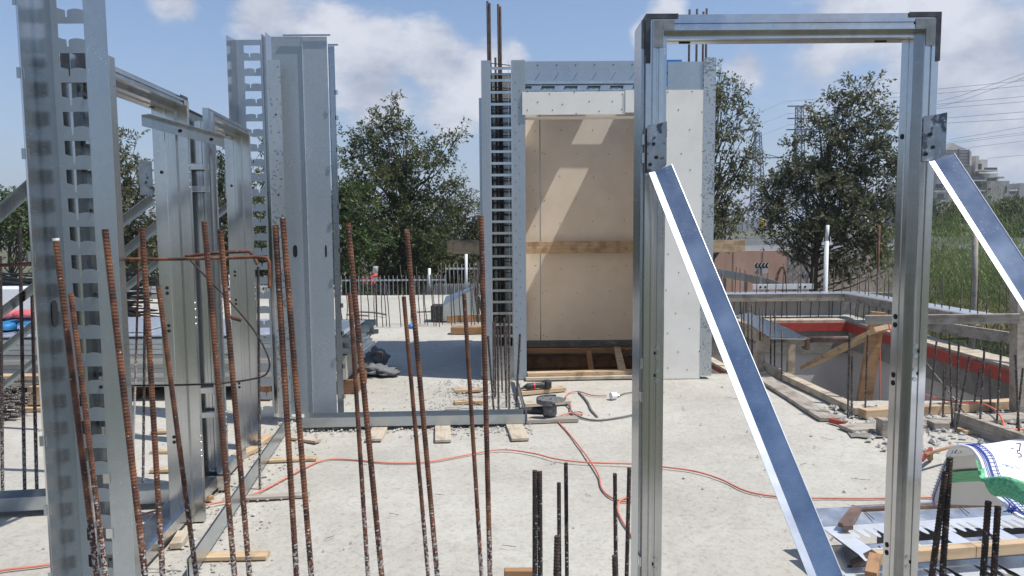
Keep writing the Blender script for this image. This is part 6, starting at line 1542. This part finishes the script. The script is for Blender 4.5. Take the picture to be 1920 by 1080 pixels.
# big white bag draped over the bars
def bag():
    rt = root('white_bulk_bag', (P(1850, 900, 2.0).x, 2.0, .7), 0, 'large white woven bulk bag draped open-mouthed over the bars', 'bag')
    # mouth of the near (outer) sheet, from crest to lower corner
    near = [P(1776, 856, 2.08), P(1784, 842, 2.05), P(1802, 836, 2.0), P(1822, 842, 1.95), P(1838, 862, 1.88), P(1848, 892, 1.82), P(1858, 920, 1.78), P(1880, 942, 1.74), P(1900, 962, 1.70), P(1922, 972, 1.68)]
    farr = [P(1776, 856, 2.08), P(1768, 872, 2.14), P(1762, 890, 2.2), P(1754, 912, 2.26), P(1747, 935, 2.3), P(1750, 948, 2.32)]
    def curve(pts, u):
        f = u * (len(pts) - 1); i = min(int(f), len(pts) - 2); t = f - i
        p0 = pts[max(i - 1, 0)]; p1 = pts[i]; p2 = pts[i + 1]; p3 = pts[min(i + 2, len(pts) - 1)]
        return .5 * ((2 * p1) + (p2 - p0) * t + (2 * p0 - 5 * p1 + 4 * p2 - p3) * t * t + (3 * p1 - 3 * p2 + p3 - p0) * t ** 3)
    def ns(u, v):
        p = curve(near, u); q = p + Vector((.75 * v, .05 * v, .0)); 
        q.z += (.012 * math.sin(v * 9 + u * 3) + .016 * mnoise.noise(Vector((u * 5, v * 6, 1))) + .007 * mnoise.noise(Vector((u * 14 + v * 9, v * 4, 4)))) * min(1, v * 4) - .05 * v * v * (1 if u > .3 else 0)
        tgt = P(1800, 836, 2.0).z
        if u < .45: q.z = max(q.z, p.z)
        return q
    part('outer_sheet', MB().grid(ns, 60, 50), 'cloth', rt, smooth=True, solid=.002)
    def fs(u, v):
        p = curve(farr, u); q = p + Vector((.62 * v, .03 * v, 0)); q.z += .006 * math.sin(v * 7 + u * 2); return q
    part('inner_sheet', MB().grid(fs, 20, 16), 'cloth_in', rt, smooth=True, solid=.002)
    # green band on the inner face
    def gb(u, v):
        p = curve(farr, .34 + .20 * u); return p + Vector((.03 + .40 * v, -.006, .006 * math.sin(v * 7)))
    part('inner_band', MB().grid(gb, 4, 12), 'green_strap', rt, smooth=True)
    # rolled hem and stitching along the mouth
    n_ = 60
    hem = [curve(near, i / n_) + Vector((-.002, -.003, .001)) for i in range(n_ + 1)]
    part('hem', MB().tube(hem, .0045, 6), 'cloth', rt, smooth=True)
    w = MB()
    s1 = [Vector(ns(.04 + .90 * i / 70, .022)) + Vector((0, -.004, .004)) for i in range(71)]; s2 = [Vector(ns(.04 + .90 * i / 70, .045)) + Vector((0, -.004, .004)) for i in range(71)]; s0 = [Vector(ns(.04 + .90 * i / 70, .010)) + Vector((0, -.004, .004)) for i in range(71)]
    w.tube(s0, .0014, 4); w.tube(s1, .0020, 4); w.tube(s2, .0012, 4)
    for i in range(0, 70, 2): w.beam(s1[i], s2[i], .0015, .0015)
    part('stitching', w, 'blue_thread', rt)
    w = MB(); e = [curve(farr, i / 20) + Vector((.004, -.004, 0)) for i in range(21)]
    for i in range(4, 20): w.beam(e[i], e[i] + Vector((-.012, 0, .006)), .0014, .0014)
    w.tube(e, .0015, 4); part('stitching', w, 'blue_thread', rt)
    # blue thread tuft
    w = MB(); c = P(1897, 956, 1.68)
    for i in range(14): w.tube([c + Vector((random.gauss(0, .006), random.gauss(0, .005), random.gauss(0, .005))) for _ in range(4)], .0011, 4)
    part('thread_tuft', w, 'blue_thread', rt)
    # green lifting strap
    top = [P(1828, 876, 1.84), P(1832, 893, 1.80), P(1850, 891, 1.78), P(1880, 890, 1.75), P(1905, 897, 1.73), P(1950, 912, 1.70)]
    bot = [P(1840, 874, 1.84), P(1842, 905, 1.79), P(1856, 925, 1.77), P(1885, 930, 1.74), P(1915, 945, 1.71), P(1960, 965, 1.68)]
    def sp(u, v):
        a = curve(top, u); b = curve(bot, u); q = a.lerp(b, v); q.y -= .012 + .006 * math.sin(v * math.pi); return q
    part('lifting_strap', MB().grid(sp, 24, 6), 'green_strap', rt, smooth=True, solid=.002)
    w = MB().beam(P(1833, 872, 1.86), P(1839, 893, 1.80), .03, .004, up=(0, 1, 0)); part('strap_loop', w, 'green_strap', rt)
    # fragments of grey lettering on the top face
    for (px, py, txt, sz) in [(1896, 845, '- 7', .028), (1908, 858, '5.L', .028)]:
        writing(txt, sz, 'ink', rt, P(px, py, 1.84) - rt.location, (R(60), 0, 0), align='LEFT')
bag()

# ----------------- each repeated bar gets a label that finds it
ORD = ['', 'second ', 'third ', 'fourth ', 'fifth ', 'sixth ', 'seventh ', 'eighth ', 'ninth ', 'tenth ', 'eleventh ', 'twelfth ', 'thirteenth ', 'fourteenth ', 'fifteenth ', 'sixteenth ']
def ordinal_labels(group, noun, tail, axis='x'):
    os_ = [o for o in C.objects if o.parent is None and o.get('group') == group]
    seen = {}
    os_.sort(key=lambda o: (-o.location.z if axis == 'z' else o.location.x / o.location.y))
    n = len(os_); lo, hi = ('topmost', 'lowest') if axis == 'z' else ('leftmost', 'rightmost'); fl, fh = ('from the top', 'from the bottom') if axis == 'z' else ('from the left', 'from the right')
    for i, o in enumerate(os_):
        if i < (n + 1) // 2: k, w, f = i, lo, fl
        else: k, w, f = n - 1 - i, hi, fh
        o['label'] = (w + ' ' + noun + ' ' + tail) if k == 0 else (ORD[k] + noun + ' ' + f + ' ' + tail)
ordinal_labels('bars along the near edge of the pit', 'dusty bar', 'along the near edge of the pit')
ordinal_labels('bars above the cabin left column', 'dark bar', 'rising above the cabin left column')
ordinal_labels('bars above the cabin right wall', 'dark bar', 'rising above the cabin right end')
ordinal_labels('dusty bars clustered before the cabin column', 'dusty bar', 'of the cluster before the cabin column')
ordinal_labels('far row of thin bars across the slab', 'thin bar', 'in the far row on the slab')
ordinal_labels('dense bunch of thin bars left of the cabin', 'thin bar', 'in the dense bunch beside the cabin')
ordinal_labels('far thin bars on the left', 'thin far bar', 'behind the left door frames')
ordinal_labels('bars through the back formwork', 'thin bar', 'in the back side of the raised formwork')
ordinal_labels('bars through the right formwork', 'thin bar', 'in the right side of the raised formwork')
ordinal_labels('bars through the left formwork', 'thin bar', 'in the left arm of the raised formwork')
ordinal_labels('stirrups inside the cabin column', 'stirrup', 'inside the cabin column', 'z')
ordinal_labels('power lines strung from the pylons', 'thin power line', 'over the right trees', 'z')
ordinal_labels('bits of tie wire on the slab', 'bit of tie wire', 'lying on the open slab')

# ---------------------------------------------------------------- haze
hb_ = MB().box(-1400, 1400, -150, 2400, -4, 60)
hm_ = bpy.data.materials.new('haze_air'); hm_.use_nodes = True; n = hm_.node_tree.nodes; n.remove(n['Principled BSDF'])
pv = n.new('ShaderNodeVolumePrincipled'); pv.inputs['Color'].default_value = (.80, .87, 1, 1); pv.inputs['Density'].default_value = .0005; pv.inputs['Anisotropy'].default_value = .2
hm_.node_tree.links.new(pv.outputs[0], n['Material Output'].inputs['Volume'])
hz_ = mesh_obj('haze', hb_.v, hb_.f, hm_); hz_['kind'] = 'stuff'
